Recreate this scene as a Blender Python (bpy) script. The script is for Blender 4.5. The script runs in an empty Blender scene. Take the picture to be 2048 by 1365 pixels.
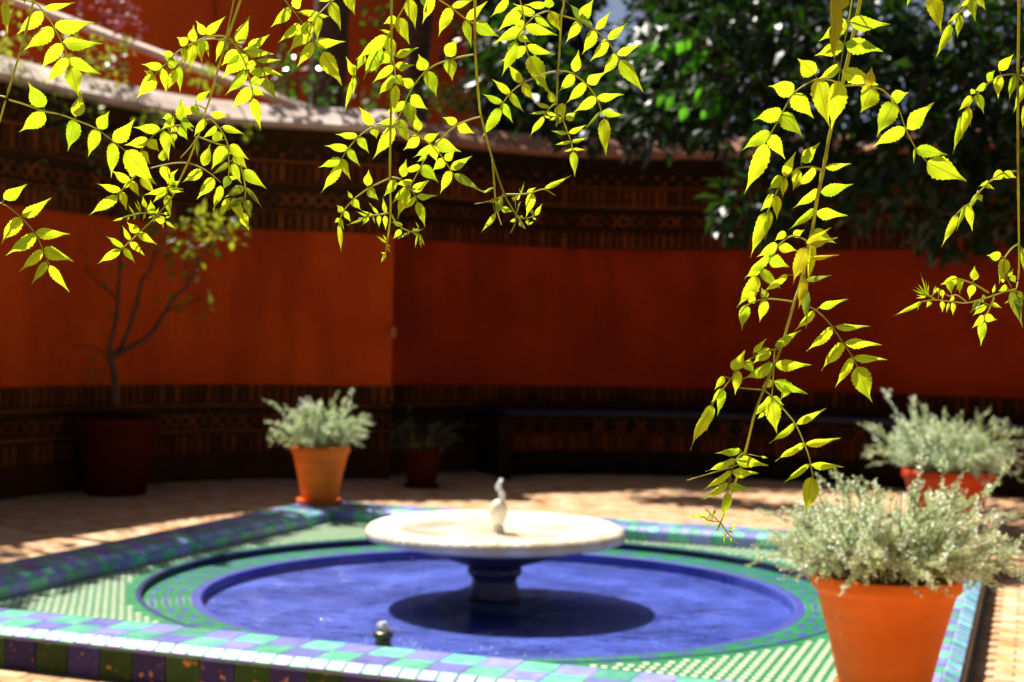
import bpy, bmesh, math, random
from mathutils import Vector, Matrix, Euler
R = math.radians
# ------------------------------------------------------------------ camera, sky, sun, exposure
F_PX, CX, CY = 2844.4, 1024.0, 682.5          # 50 mm lens on a 36 mm sensor, photo is 2048 x 1365
CAM_Z, PITCH, ROLL = 1.421, R(0.18), R(1.12)
SUN_AZ, SUN_EL = R(40), R(59)                 # degrees left of straight ahead, height
SUN = Vector((-math.sin(SUN_AZ)*math.cos(SUN_EL), math.cos(SUN_AZ)*math.cos(SUN_EL), math.sin(SUN_EL)))
scene = bpy.context.scene
col = scene.collection
cam_d = bpy.data.cameras.new('camera'); cam = bpy.data.objects.new('camera', cam_d); col.objects.link(cam)
cam_d.lens = 50; cam_d.sensor_width = 36; cam_d.clip_start = .05; cam_d.clip_end = 500
cam.matrix_world = Matrix.Translation((0, 0, CAM_Z)) @ Matrix.Rotation(R(90)+PITCH, 4, 'X') @ Matrix.Rotation(ROLL, 4, 'Z')
cam_d.dof.use_dof = True; cam_d.dof.focus_distance = 2.22; cam_d.dof.aperture_fstop = 5.0; cam_d.dof.aperture_blades = 9
scene.camera = cam
world = bpy.data.worlds.new('World'); scene.world = world; world.use_nodes = True
wn = world.node_tree.nodes; wl = world.node_tree.links
sky = wn.new('ShaderNodeTexSky'); sky.sky_type = 'NISHITA'; sky.sun_disc = False
sky.sun_elevation = SUN_EL; sky.sun_rotation = -SUN_AZ; sky.altitude = 400; sky.air_density = 0.5; sky.dust_density = 3.0; sky.ozone_density = 0.4
wl.new(sky.outputs[0], wn['Background'].inputs[0]); wn['Background'].inputs[1].default_value = 0.05
sun_d = bpy.data.lights.new('sun', 'SUN'); sun_d.energy = 5.0; sun_d.angle = R(0.53); sun_d.color = (1, .95, .86)
sun = bpy.data.objects.new('sun', sun_d); col.objects.link(sun); sun.rotation_euler = SUN.to_track_quat('Z', 'Y').to_euler()
scene.view_settings.view_transform = 'Standard'; scene.view_settings.look = 'None'
scene.view_settings.exposure = 1.1; scene.view_settings.gamma = 1.0; scene.view_settings.use_curve_mapping = False
scene.cycles.use_denoising = True
scene.cycles.max_bounces = 10; scene.cycles.transparent_max_bounces = 12; scene.cycles.sample_clamp_indirect = 6
scene.cycles.caustics_reflective = False; scene.cycles.caustics_refractive = False

# ------------------------------------------------------------------ helpers
def at(u, v, d):
    """the place that the photograph shows at pixel u, v, d metres ahead of the camera"""
    x, y = u-CX, v-CY
    c, s = math.cos(ROLL), math.sin(ROLL)
    x, y = (x*c+y*s)/F_PX*d, -(-x*s+y*c)/F_PX*d
    return Vector((x, d*math.cos(PITCH)-y*math.sin(PITCH), CAM_Z+d*math.sin(PITCH)+y*math.cos(PITCH)))
def pix(p):
    x, Y, z = p[0], p[1], p[2]-CAM_Z
    fw = Y*math.cos(PITCH)+z*math.sin(PITCH); up = -Y*math.sin(PITCH)+z*math.cos(PITCH)
    if fw < .1: return None
    x, y = F_PX*x/fw, -F_PX*up/fw
    c, s = math.cos(ROLL), math.sin(ROLL)
    return CX+x*c-y*s, CY+x*s+y*c
def pts(s): return [tuple(float(q) for q in t.split(',')) for t in s.split()]
def tag(o, label=None, cat=None, group=None, kind=None):
    for k, v in (('label', label), ('category', cat), ('group', group), ('kind', kind)):
        if v: o[k] = v
    return o
def empty(name, loc, rz=0.0):
    o = bpy.data.objects.new(name, None); col.objects.link(o); o.location = loc; o.rotation_euler = (0, 0, rz); o.empty_display_size = .1
    return o
def mesh(name, verts, faces, mats, smooth=False, fmat=None):
    m = bpy.data.meshes.new(name); m.from_pydata([tuple(v) for v in verts], [], faces); m.update()
    for k in (mats if isinstance(mats, (list, tuple)) else [mats]): m.materials.append(k)
    if fmat: m.polygons.foreach_set('material_index', fmat)
    if smooth: m.polygons.foreach_set('use_smooth', [True]*len(m.polygons))
    return m
def obj(name, me, parent=None, M=None):
    """one mesh object; M is its place in the world (or in its parent's space)"""
    o = bpy.data.objects.new(name, me); col.objects.link(o)
    if parent is not None: o.parent = parent
    if M is not None: o.matrix_local = M
    return o
def wobj(name, me, parent):
    """mesh whose vertices are already in world space, put under a parent that may be moved or turned"""
    PM = Matrix.Translation(parent.location) @ parent.rotation_euler.to_matrix().to_4x4()
    gp = parent.parent
    while gp is not None:
        PM = Matrix.Translation(gp.location) @ gp.rotation_euler.to_matrix().to_4x4() @ PM; gp = gp.parent
    me.transform(PM.inverted())
    return obj(name, me, parent)
class MB:
    def __init__(s): s.v = []; s.f = []; s.m = []
    def add(s, v, f, mi=0):
        n = len(s.v); s.v += [tuple(q) for q in v]; s.f += [tuple(i+n for i in q) for q in f]; s.m += [mi]*len(f)
    def box(s, M, sx, sy, sz, mi=0, bev=0.0, bottom=True):
        a, b, c = sx/2, sy/2, sz/2
        if bev <= 0:
            v = [(-a,-b,-c),(a,-b,-c),(a,b,-c),(-a,b,-c),(-a,-b,c),(a,-b,c),(a,b,c),(-a,b,c)]
            f = [(4,5,6,7),(0,1,5,4),(1,2,6,5),(2,3,7,6),(3,0,4,7)]
        else:
            e = bev
            v = [(-a,-b,-c),(a,-b,-c),(a,b,-c),(-a,b,-c),(-a,-b,c-e),(a,-b,c-e),(a,b,c-e),(-a,b,c-e),(-a+e,-b+e,c),(a-e,-b+e,c),(a-e,b-e,c),(-a+e,b-e,c)]
            f = [(8,9,10,11),(0,1,5,4),(1,2,6,5),(2,3,7,6),(3,0,4,7),(4,5,9,8),(5,6,10,9),(6,7,11,10),(7,4,8,11)]
        if bottom: f = f+[(3,2,1,0)]
        s.add([M @ Vector(q) for q in v], f, mi)
    def tube(s, P, r, n=6, mi=0, cap=True):
        """P points, r radius or list of radii"""
        P = [Vector(p) for p in P]; N = len(P); rr = r if isinstance(r, (list, tuple)) else [r]*N
        up = Vector((.13, .21, .97)); vs = []
        for i, p in enumerate(P):
            t = (P[min(i+1, N-1)]-P[max(i-1, 0)]); t = t.normalized() if t.length > 1e-9 else Vector((0,0,1))
            a = t.cross(up)
            if a.length < .05: a = t.cross(Vector((1, 0, 0)))
            a.normalize(); b = t.cross(a)
            vs += [p+(a*math.cos(6.28318*k/n)+b*math.sin(6.28318*k/n))*rr[i] for k in range(n)]
        f = [(i*n+k, i*n+(k+1) % n, (i+1)*n+(k+1) % n, (i+1)*n+k) for i in range(N-1) for k in range(n)]
        if cap: f += [tuple(range(n-1, -1, -1)), tuple((N-1)*n+k for k in range(n))]
        s.add(vs, f, mi)
    def lathe(s, prof, n=48, M=None, mi=0, wob=None):
        M = M or Matrix(); vs = []
        for (r, z) in prof:
            for k in range(n):
                a = 6.283185*k/n; q = r*(wob(a, z) if wob else 1)
                vs.append(M @ Vector((q*math.cos(a), q*math.sin(a), z)))
        N = len(prof)
        s.add(vs, [(i*n+k, i*n+(k+1) % n, (i+1)*n+(k+1) % n, (i+1)*n+k) for i in range(N-1) for k in range(n)], mi)
    def build(s, name, mats, parent=None, world=False, smooth=False, M=None):
        me = mesh(name, s.v, s.f, mats, smooth, s.m)
        return wobj(name, me, parent) if world and parent is not None else obj(name, me, parent, M)
def catmull(P, n=8):
    P = [Vector(p) for p in P]; out = []
    for i in range(len(P)-1):
        a, b, c, d = P[max(i-1, 0)], P[i], P[i+1], P[min(i+2, len(P)-1)]
        for k in range(n):
            t = k/n
            out.append(.5*((2*b)+(c-a)*t+(2*a-5*b+4*c-d)*t*t+(3*b-a-3*c+d)*t**3))
    return out+[P[-1]]

# ------------------------------------------------------------------ materials
MATS = {}
def mat(name, c, rough=.6, c2=None, scale=6.0, bump=0.0, bscale=60.0, rnd=0.0, spec=.5, trans=0.0, tc=None, coat=0.0, chips=None, detail=4.0):
    """procedural Principled surface: two tones blended by noise, tone per object, fine relief; optional translucency"""
    m = bpy.data.materials.new(name); m.use_nodes = True; N = m.node_tree.nodes; L = m.node_tree.links; b = N['Principled BSDF']
    tco = N.new('ShaderNodeTexCoord'); no = N.new('ShaderNodeTexNoise'); no.inputs['Scale'].default_value = scale; no.inputs['Detail'].default_value = detail
    oi = N.new('ShaderNodeObjectInfo'); add = N.new('ShaderNodeVectorMath'); add.operation = 'ADD'
    L.new(tco.outputs['Object'], add.inputs[0]); L.new(oi.outputs['Location'], add.inputs[1]); L.new(add.outputs[0], no.inputs['Vector'])
    mx = N.new('ShaderNodeMix'); mx.data_type = 'RGBA'; mx.inputs['A'].default_value = (*c, 1); mx.inputs['B'].default_value = (*(c2 or c), 1)
    rm = N.new('ShaderNodeMapRange'); rm.inputs['From Min'].default_value = .35; rm.inputs['From Max'].default_value = .65
    L.new(no.outputs['Fac'], rm.inputs['Value']); L.new(rm.outputs[0], mx.inputs['Factor'])
    out = mx.outputs['Result']
    if rnd:
        hs = N.new('ShaderNodeHueSaturation'); mr = N.new('ShaderNodeMapRange'); mr.inputs['To Min'].default_value = 1-rnd; mr.inputs['To Max'].default_value = 1+rnd
        L.new(oi.outputs['Random'], mr.inputs['Value']); L.new(mr.outputs[0], hs.inputs['Value']); L.new(out, hs.inputs['Color']); out = hs.outputs[0]
    if chips:
        n2 = N.new('ShaderNodeTexNoise'); n2.inputs['Scale'].default_value = chips[1]; n2.inputs['Detail'].default_value = 5; L.new(add.outputs[0], n2.inputs['Vector'])
        cr = N.new('ShaderNodeMapRange'); cr.inputs['From Min'].default_value = chips[2]; cr.inputs['From Max'].default_value = chips[2]+.03; L.new(n2.outputs['Fac'], cr.inputs['Value'])
        m2 = N.new('ShaderNodeMix'); m2.data_type = 'RGBA'; L.new(cr.outputs[0], m2.inputs['Factor']); L.new(out, m2.inputs['A']); m2.inputs['B'].default_value = (*chips[0], 1); out = m2.outputs['Result']
    L.new(out, b.inputs['Base Color']); b.inputs['Roughness'].default_value = rough; b.inputs['Specular IOR Level'].default_value = spec; b.inputs['Coat Weight'].default_value = coat; b.inputs['Coat Roughness'].default_value = .22
    if bump:
        bn = N.new('ShaderNodeTexNoise'); bn.inputs['Scale'].default_value = bscale; bn.inputs['Detail'].default_value = 5; L.new(add.outputs[0], bn.inputs['Vector'])
        bp = N.new('ShaderNodeBump'); bp.inputs['Strength'].default_value = bump; bp.inputs['Distance'].default_value = .02; L.new(bn.outputs['Fac'], bp.inputs['Height']); L.new(bp.outputs[0], b.inputs['Normal'])
    if trans:
        tr = N.new('ShaderNodeBsdfTranslucent'); ms = N.new('ShaderNodeMixShader'); ms.inputs[0].default_value = trans
        if tc: tr.inputs[0].default_value = (*tc, 1)
        else: L.new(out, tr.inputs[0])
        L.new(b.outputs[0], ms.inputs[1]); L.new(tr.outputs[0], ms.inputs[2]); L.new(ms.outputs[0], N['Material Output'].inputs[0])
    MATS[name] = m
    return m
def weather(m, dark, amount, stretch=(3.2, 3.2, .55)):
    N = m.node_tree.nodes; L = m.node_tree.links; b = N['Principled BSDF']; src = b.inputs['Base Color'].links[0].from_socket
    g = N.new('ShaderNodeNewGeometry'); mp = N.new('ShaderNodeMapping'); mp.inputs['Scale'].default_value = stretch; L.new(g.outputs['Position'], mp.inputs['Vector'])
    n1 = N.new('ShaderNodeTexNoise'); n1.inputs['Scale'].default_value = 1.0; n1.inputs['Detail'].default_value = 7; n1.inputs['Roughness'].default_value = .65; L.new(mp.outputs[0], n1.inputs['Vector'])
    n2 = N.new('ShaderNodeTexNoise'); n2.inputs['Scale'].default_value = .55; n2.inputs['Detail'].default_value = 5; L.new(g.outputs['Position'], n2.inputs['Vector'])
    ad = N.new('ShaderNodeMath'); ad.operation = 'ADD'; L.new(n1.outputs['Fac'], ad.inputs[0]); L.new(n2.outputs['Fac'], ad.inputs[1])
    mr = N.new('ShaderNodeMapRange'); mr.inputs['From Min'].default_value = .92; mr.inputs['From Max'].default_value = 1.3; mr.inputs['To Max'].default_value = amount; L.new(ad.outputs[0], mr.inputs['Value'])
    mx = N.new('ShaderNodeMix'); mx.data_type = 'RGBA'; L.new(mr.outputs[0], mx.inputs['Factor']); L.new(src, mx.inputs['A']); mx.inputs['B'].default_value = (*dark, 1); L.new(mx.outputs['Result'], b.inputs['Base Color'])
def leaf_mat(name, lo, hi, diff, trans, rough=.4):
    """thin leaf: veins from the leaf's own coordinates, tone per leaf, light coming through"""
    m = bpy.data.materials.new(name); m.use_nodes = True; N = m.node_tree.nodes; L = m.node_tree.links; b = N['Principled BSDF']
    def math_(op, *a):
        n = N.new('ShaderNodeMath'); n.operation = op
        for i, q in enumerate(a):
            if isinstance(q, (int, float)): n.inputs[i].default_value = q
            else: L.new(q, n.inputs[i])
        return n.outputs[0]
    tco = N.new('ShaderNodeTexCoord'); sp = N.new('ShaderNodeSeparateXYZ'); L.new(tco.outputs['Object'], sp.inputs[0]); oi = N.new('ShaderNodeObjectInfo')
    ay = math_('ABSOLUTE', sp.outputs['Y'])
    ph = math_('SUBTRACT', math_('MULTIPLY', sp.outputs['X'], 9.0), math_('MULTIPLY', ay, 9.0))
    fr = math_('ABSOLUTE', math_('SUBTRACT', math_('FRACT', ph), .5))
    lat = math_('LESS_THAN', fr, .07); mid = math_('LESS_THAN', ay, .022)
    vein = math_('MAXIMUM', math_('MULTIPLY', lat, .45), mid)
    no = N.new('ShaderNodeTexNoise'); no.inputs['Scale'].default_value = 5; no.inputs['Detail'].default_value = 5; no.noise_dimensions = '4D'
    L.new(tco.outputs['Object'], no.inputs['Vector']); L.new(math_('MULTIPLY', oi.outputs['Random'], 40.0), no.inputs['W'])
    fac = math_('ADD', math_('MULTIPLY', no.outputs['Fac'], .5), math_('MULTIPLY', oi.outputs['Random'], .5))
    mx = N.new('ShaderNodeMix'); mx.data_type = 'RGBA'; mx.inputs['A'].default_value = (*lo, 1); mx.inputs['B'].default_value = (*hi, 1); L.new(fac, mx.inputs['Factor'])
    hs = N.new('ShaderNodeHueSaturation'); L.new(mx.outputs['Result'], hs.inputs['Color']); L.new(math_('SUBTRACT', 1.0, math_('MULTIPLY', vein, .42)), hs.inputs['Value'])
    df = N.new('ShaderNodeMix'); df.data_type = 'RGBA'; df.inputs['Factor'].default_value = 1; df.blend_type = 'MULTIPLY'; L.new(hs.outputs[0], df.inputs['A']); df.inputs['B'].default_value = (*diff, 1)
    L.new(df.outputs['Result'], b.inputs['Base Color']); b.inputs['Roughness'].default_value = rough
    tr = N.new('ShaderNodeBsdfTranslucent'); L.new(hs.outputs[0], tr.inputs[0]); ms = N.new('ShaderNodeMixShader'); ms.inputs[0].default_value = trans
    L.new(b.outputs[0], ms.inputs[1]); L.new(tr.outputs[0], ms.inputs[2]); L.new(ms.outputs[0], N['Material Output'].inputs[0])
    bp = N.new('ShaderNodeBump'); bp.inputs['Strength'].default_value = .35; bp.inputs['Distance'].default_value = .01; L.new(vein, bp.inputs['Height']); L.new(bp.outputs[0], b.inputs['Normal'])
    return m
def water_mat(name, tint, rough, bscale, bstr, stretch=(1, 1, 1)):
    """clear still water: Fresnel mirror over a tinted see-through body, ripples as relief"""
    m = bpy.data.materials.new(name); m.use_nodes = True; N = m.node_tree.nodes; L = m.node_tree.links; N.remove(N['Principled BSDF'])
    tco = N.new('ShaderNodeTexCoord'); mp = N.new('ShaderNodeMapping'); mp.inputs['Scale'].default_value = stretch; L.new(tco.outputs['Object'], mp.inputs['Vector'])
    no = N.new('ShaderNodeTexNoise'); no.inputs['Scale'].default_value = bscale; no.inputs['Detail'].default_value = 3; L.new(mp.outputs[0], no.inputs['Vector'])
    bp = N.new('ShaderNodeBump'); bp.inputs['Distance'].default_value = .06; L.new(no.outputs['Fac'], bp.inputs['Height'])
    n2 = N.new('ShaderNodeTexNoise'); n2.inputs['Scale'].default_value = 1.6; n2.inputs['Detail'].default_value = 2; L.new(tco.outputs['Object'], n2.inputs['Vector'])
    mr = N.new('ShaderNodeMapRange'); mr.inputs['From Min'].default_value = .38; mr.inputs['From Max'].default_value = .66; mr.inputs['To Min'].default_value = bstr*.25; mr.inputs['To Max'].default_value = bstr*2; L.new(n2.outputs['Fac'], mr.inputs['Value']); L.new(mr.outputs[0], bp.inputs['Strength'])
    fr = N.new('ShaderNodeFresnel'); fr.inputs['IOR'].default_value = 1.33; L.new(bp.outputs[0], fr.inputs['Normal'])
    gl = N.new('ShaderNodeBsdfGlossy'); gl.inputs['Roughness'].default_value = rough; L.new(bp.outputs[0], gl.inputs['Normal'])
    tr = N.new('ShaderNodeBsdfTransparent'); tr.inputs[0].default_value = (*tint, 1)
    ms = N.new('ShaderNodeMixShader'); L.new(fr.outputs[0], ms.inputs[0]); L.new(tr.outputs[0], ms.inputs[1]); L.new(gl.outputs[0], ms.inputs[2]); L.new(ms.outputs[0], N['Material Output'].inputs[0])
    return m
M_PLASTER = mat('red_plaster', (.58, .082, .006), .85, (.45, .055, .004), 1.3, .25, 45, spec=.12)
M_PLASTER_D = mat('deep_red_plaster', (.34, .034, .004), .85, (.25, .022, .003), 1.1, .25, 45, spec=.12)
M_PLASTER2 = mat('red_plaster_facade', (.46, .075, .006), .85, (.38, .055, .005), .8, .2, 30, spec=.12)
M_COPING = mat('pink_coping_plaster', (.66, .54, .47), .8, (.5, .36, .29), 3.0, .3, 40)
M_COPING_D = mat('shaded_reddish_coping', (.40, .2, .13), .85, (.3, .13, .08), 3.0, .3, 40, spec=.15)  # redder plaster, darkened to put the shade into its colour
M_BRICK = mat('frieze_brick', (.15, .042, .008), .85, (.095, .032, .008), 9, .4, 70, rnd=.45, spec=.15)
M_BRICK_D = mat('shaded_frieze_brick', (.13, .032, .007), .9, (.075, .024, .006), 9, .4, 70, rnd=.5, spec=.1)  # brick copy with the tree's shade put into its colour
M_MORTAR_D = mat('shaded_mortar', (.025, .014, .005), .95, (.016, .01, .004), 8, .4, 60, spec=.1)  # mortar darkened to match, shade under the tree in its colour
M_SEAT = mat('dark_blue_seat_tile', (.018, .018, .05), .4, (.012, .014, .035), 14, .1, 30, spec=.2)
M_MORTAR = mat('frieze_mortar', (.045, .024, .006), .9, (.03, .018, .005), 8, .4, 60, spec=.1)
M_PLINTH = mat('plinth_render', (.075, .025, .009), .9, (.05, .018, .007), 3, .3, 40, spec=.1)
M_PAVER = mat('terracotta_paver', (.66, .46, .30), .8, (.50, .24, .085), 5, .3, 60, rnd=.22, spec=.2)
M_JOINT = mat('paver_joint', (.5, .35, .22), .9, (.36, .22, .12), 10, .4, 80)
M_BLUE = mat('cobalt_glazed_tile', (.19, .20, .58), .25, (.28, .29, .68), 14, .12, 30, rnd=.3, coat=.3, chips=((.5, .42, .34), 55, .71))  # both kerb-top glazes lightened in place of a bright reflected sheen
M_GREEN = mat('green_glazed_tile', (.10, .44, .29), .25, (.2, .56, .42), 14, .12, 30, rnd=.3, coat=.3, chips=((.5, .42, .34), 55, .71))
M_BLUE_F = mat('cobalt_shaded_worn_tile', (.03, .024, .11), .5, (.042, .034, .14), 14, .12, 30, rnd=.3, spec=.12, chips=((.55, .22, .06), 22, .64))  # shade of the kerb's front put into the glaze; chips are wear
M_GREEN_F = mat('green_shaded_worn_tile', (.025, .06, .012), .5, (.034, .08, .02), 14, .12, 30, rnd=.3, spec=.12, chips=((.55, .22, .06), 22, .64))  # same shaded-side darkening in green, with worn chips
M_BLUE_E = mat('cobalt_edge_tile', (.17, .18, .56), .45, (.28, .29, .68), 14, .12, 30, rnd=.3, spec=.35, chips=((.5, .42, .34), 55, .71))
M_GREEN_E = mat('green_edge_tile', (.08, .42, .27), .45, (.2, .56, .42), 14, .12, 30, rnd=.3, spec=.35, chips=((.5, .42, .34), 55, .71))
M_GROUT = mat('pale_grout', (.62, .55, .45), .8, (.5, .42, .34), 12, .3, 80)
M_MOSG = mat('mosaic_green', (.015, .17, .06), .35, (.03, .24, .095), 9, .2, 90)
M_MOSW = mat('mosaic_cream', (.74, .74, .58), .35, (.6, .62, .46), 25, .1, 90)
M_POOL = mat('pool_blue_plaster', (.032, .055, .34), .5, (.075, .115, .48), 4, .1, 30)  # two-tone mottling stands in for caustics and ripple light
M_RIMB = mat('ring_blue', (.045, .055, .28), .4, (.06, .075, .34), 20, .1, 60)
M_RISER = mat('shaded_violet_riser', (.03, .03, .13), .5, (.022, .02, .09), 12, .1, 40, spec=.2)  # shadow on the riser put into its base colour
M_MARBLE = mat('cream_marble', (.86, .82, .70), .45, (.7, .56, .34), 5, .3, 40)
M_STEM = mat('dark_blue_glaze', (.04, .045, .14), .35, (.06, .05, .1), 9, .2, 40)
M_POT = mat('terracotta', (.86, .20, .016), .75, (.72, .145, .010), 4, .25, 50, spec=.2, chips=((.78, .26, .06), 9, .69))
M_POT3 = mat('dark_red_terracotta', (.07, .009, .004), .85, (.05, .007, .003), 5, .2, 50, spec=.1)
M_PLATE = mat('ochre_plate', (.42, .17, .02), .6, (.34, .12, .015), 20)
M_POT2 = mat('red_terracotta', (.6, .055, .008), .8, (.5, .042, .006), 5, .2, 50, spec=.15)
M_SOIL = mat('potting_soil', (.06, .035, .02), 1, (.03, .02, .012), 20, .8, 60)
M_BARK = mat('bark', (.10, .065, .04), .95, (.05, .03, .02), 12, .8, 30)
M_WOOD = mat('weathered_wood', (.26, .17, .1), .8, (.18, .11, .06), 8, .4, 40)
M_METAL = mat('dark_brass', (.18, .15, .11), .35, (.1, .08, .06), 30, .1, 60); M_METAL.node_tree.nodes['Principled BSDF'].inputs['Metallic'].default_value = .8
M_SILVER = mat('silver_leaf', (.86, .88, .78), .45, (.52, .64, .38), 9, trans=.3, tc=(.56, .68, .28))
M_TWIG = mat('green_twig', (.3, .3, .12), .7, (.22, .2, .08), 9)
M_LEAF = mat('tree_leaf', (.028, .06, .016), .22, (.018, .045, .012), 2, trans=.3, tc=(.07, .26, .008), spec=.8)
M_LEAF2 = mat('climber_leaf', (.12, .19, .03), .35, (.08, .15, .03), 2, trans=.45, tc=(.34, .42, .02))
M_LEAFY = mat('young_tree_leaf', (.13, .2, .03), .3, (.1, .17, .03), 2, trans=.45, tc=(.4, .44, .02))
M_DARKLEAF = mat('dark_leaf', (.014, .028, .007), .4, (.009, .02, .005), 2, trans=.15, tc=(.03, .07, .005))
M_CLEAF = mat('shaded_glossy_tree_leaf', (.012, .024, .006), .4, (.008, .017, .004), 2, trans=.12, tc=(.05, .2, .005), spec=.4)  # canopy's inner shade put into a darker leaf colour
M_LEAFG = mat('sunlit_tree_leaf', (.05, .13, .02), .3, (.035, .1, .015), 3, trans=.55, tc=(.13, .5, .01), spec=.6)  # lit copy: sunshine put into a brighter leaf colour
M_FLOWER = mat('pink_flower', (.3, .06, .08), .6, (.22, .04, .06), 8, trans=.2, tc=(.3, .07, .09))
M_VLEAF = leaf_mat('vine_leaflet', (.24, .46, .008), (.88, .96, .02), (.5, .6, .9), .68)
M_VDARK = leaf_mat('vine_leaflet_dark', (.2, .36, .02), (.4, .5, .02), (.5, .6, .9), .4, .25)  # darker, less translucent leaflet
M_VNEAR = leaf_mat('vine_leaflet_ageing', (.46, .44, .01), (.58, .52, .014), (.5, .5, .9), .6)
M_VSTEM = mat('vine_stem', (.42, .42, .06), .45, (.34, .32, .05), 20, .1, 60, trans=.5, tc=(.6, .6, .03))
M_WATER = water_mat('pool_water', (.9, .93, 1.0), .03, 7, .8, (1, 2.6, 1))
M_FILM = water_mat('bowl_water', (.97, .98, 1.0), .05, 14, .1)
M_SPLASH = mat('foaming_water', (.85, .88, .92), .12, (.95, .95, .97), 30, .3, 40, trans=.4, tc=(.9, .92, .95))
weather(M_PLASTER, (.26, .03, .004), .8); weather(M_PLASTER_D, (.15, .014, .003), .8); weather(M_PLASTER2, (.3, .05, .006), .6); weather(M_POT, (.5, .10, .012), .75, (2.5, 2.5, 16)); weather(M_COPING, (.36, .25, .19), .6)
rng = random.Random(7)
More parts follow.
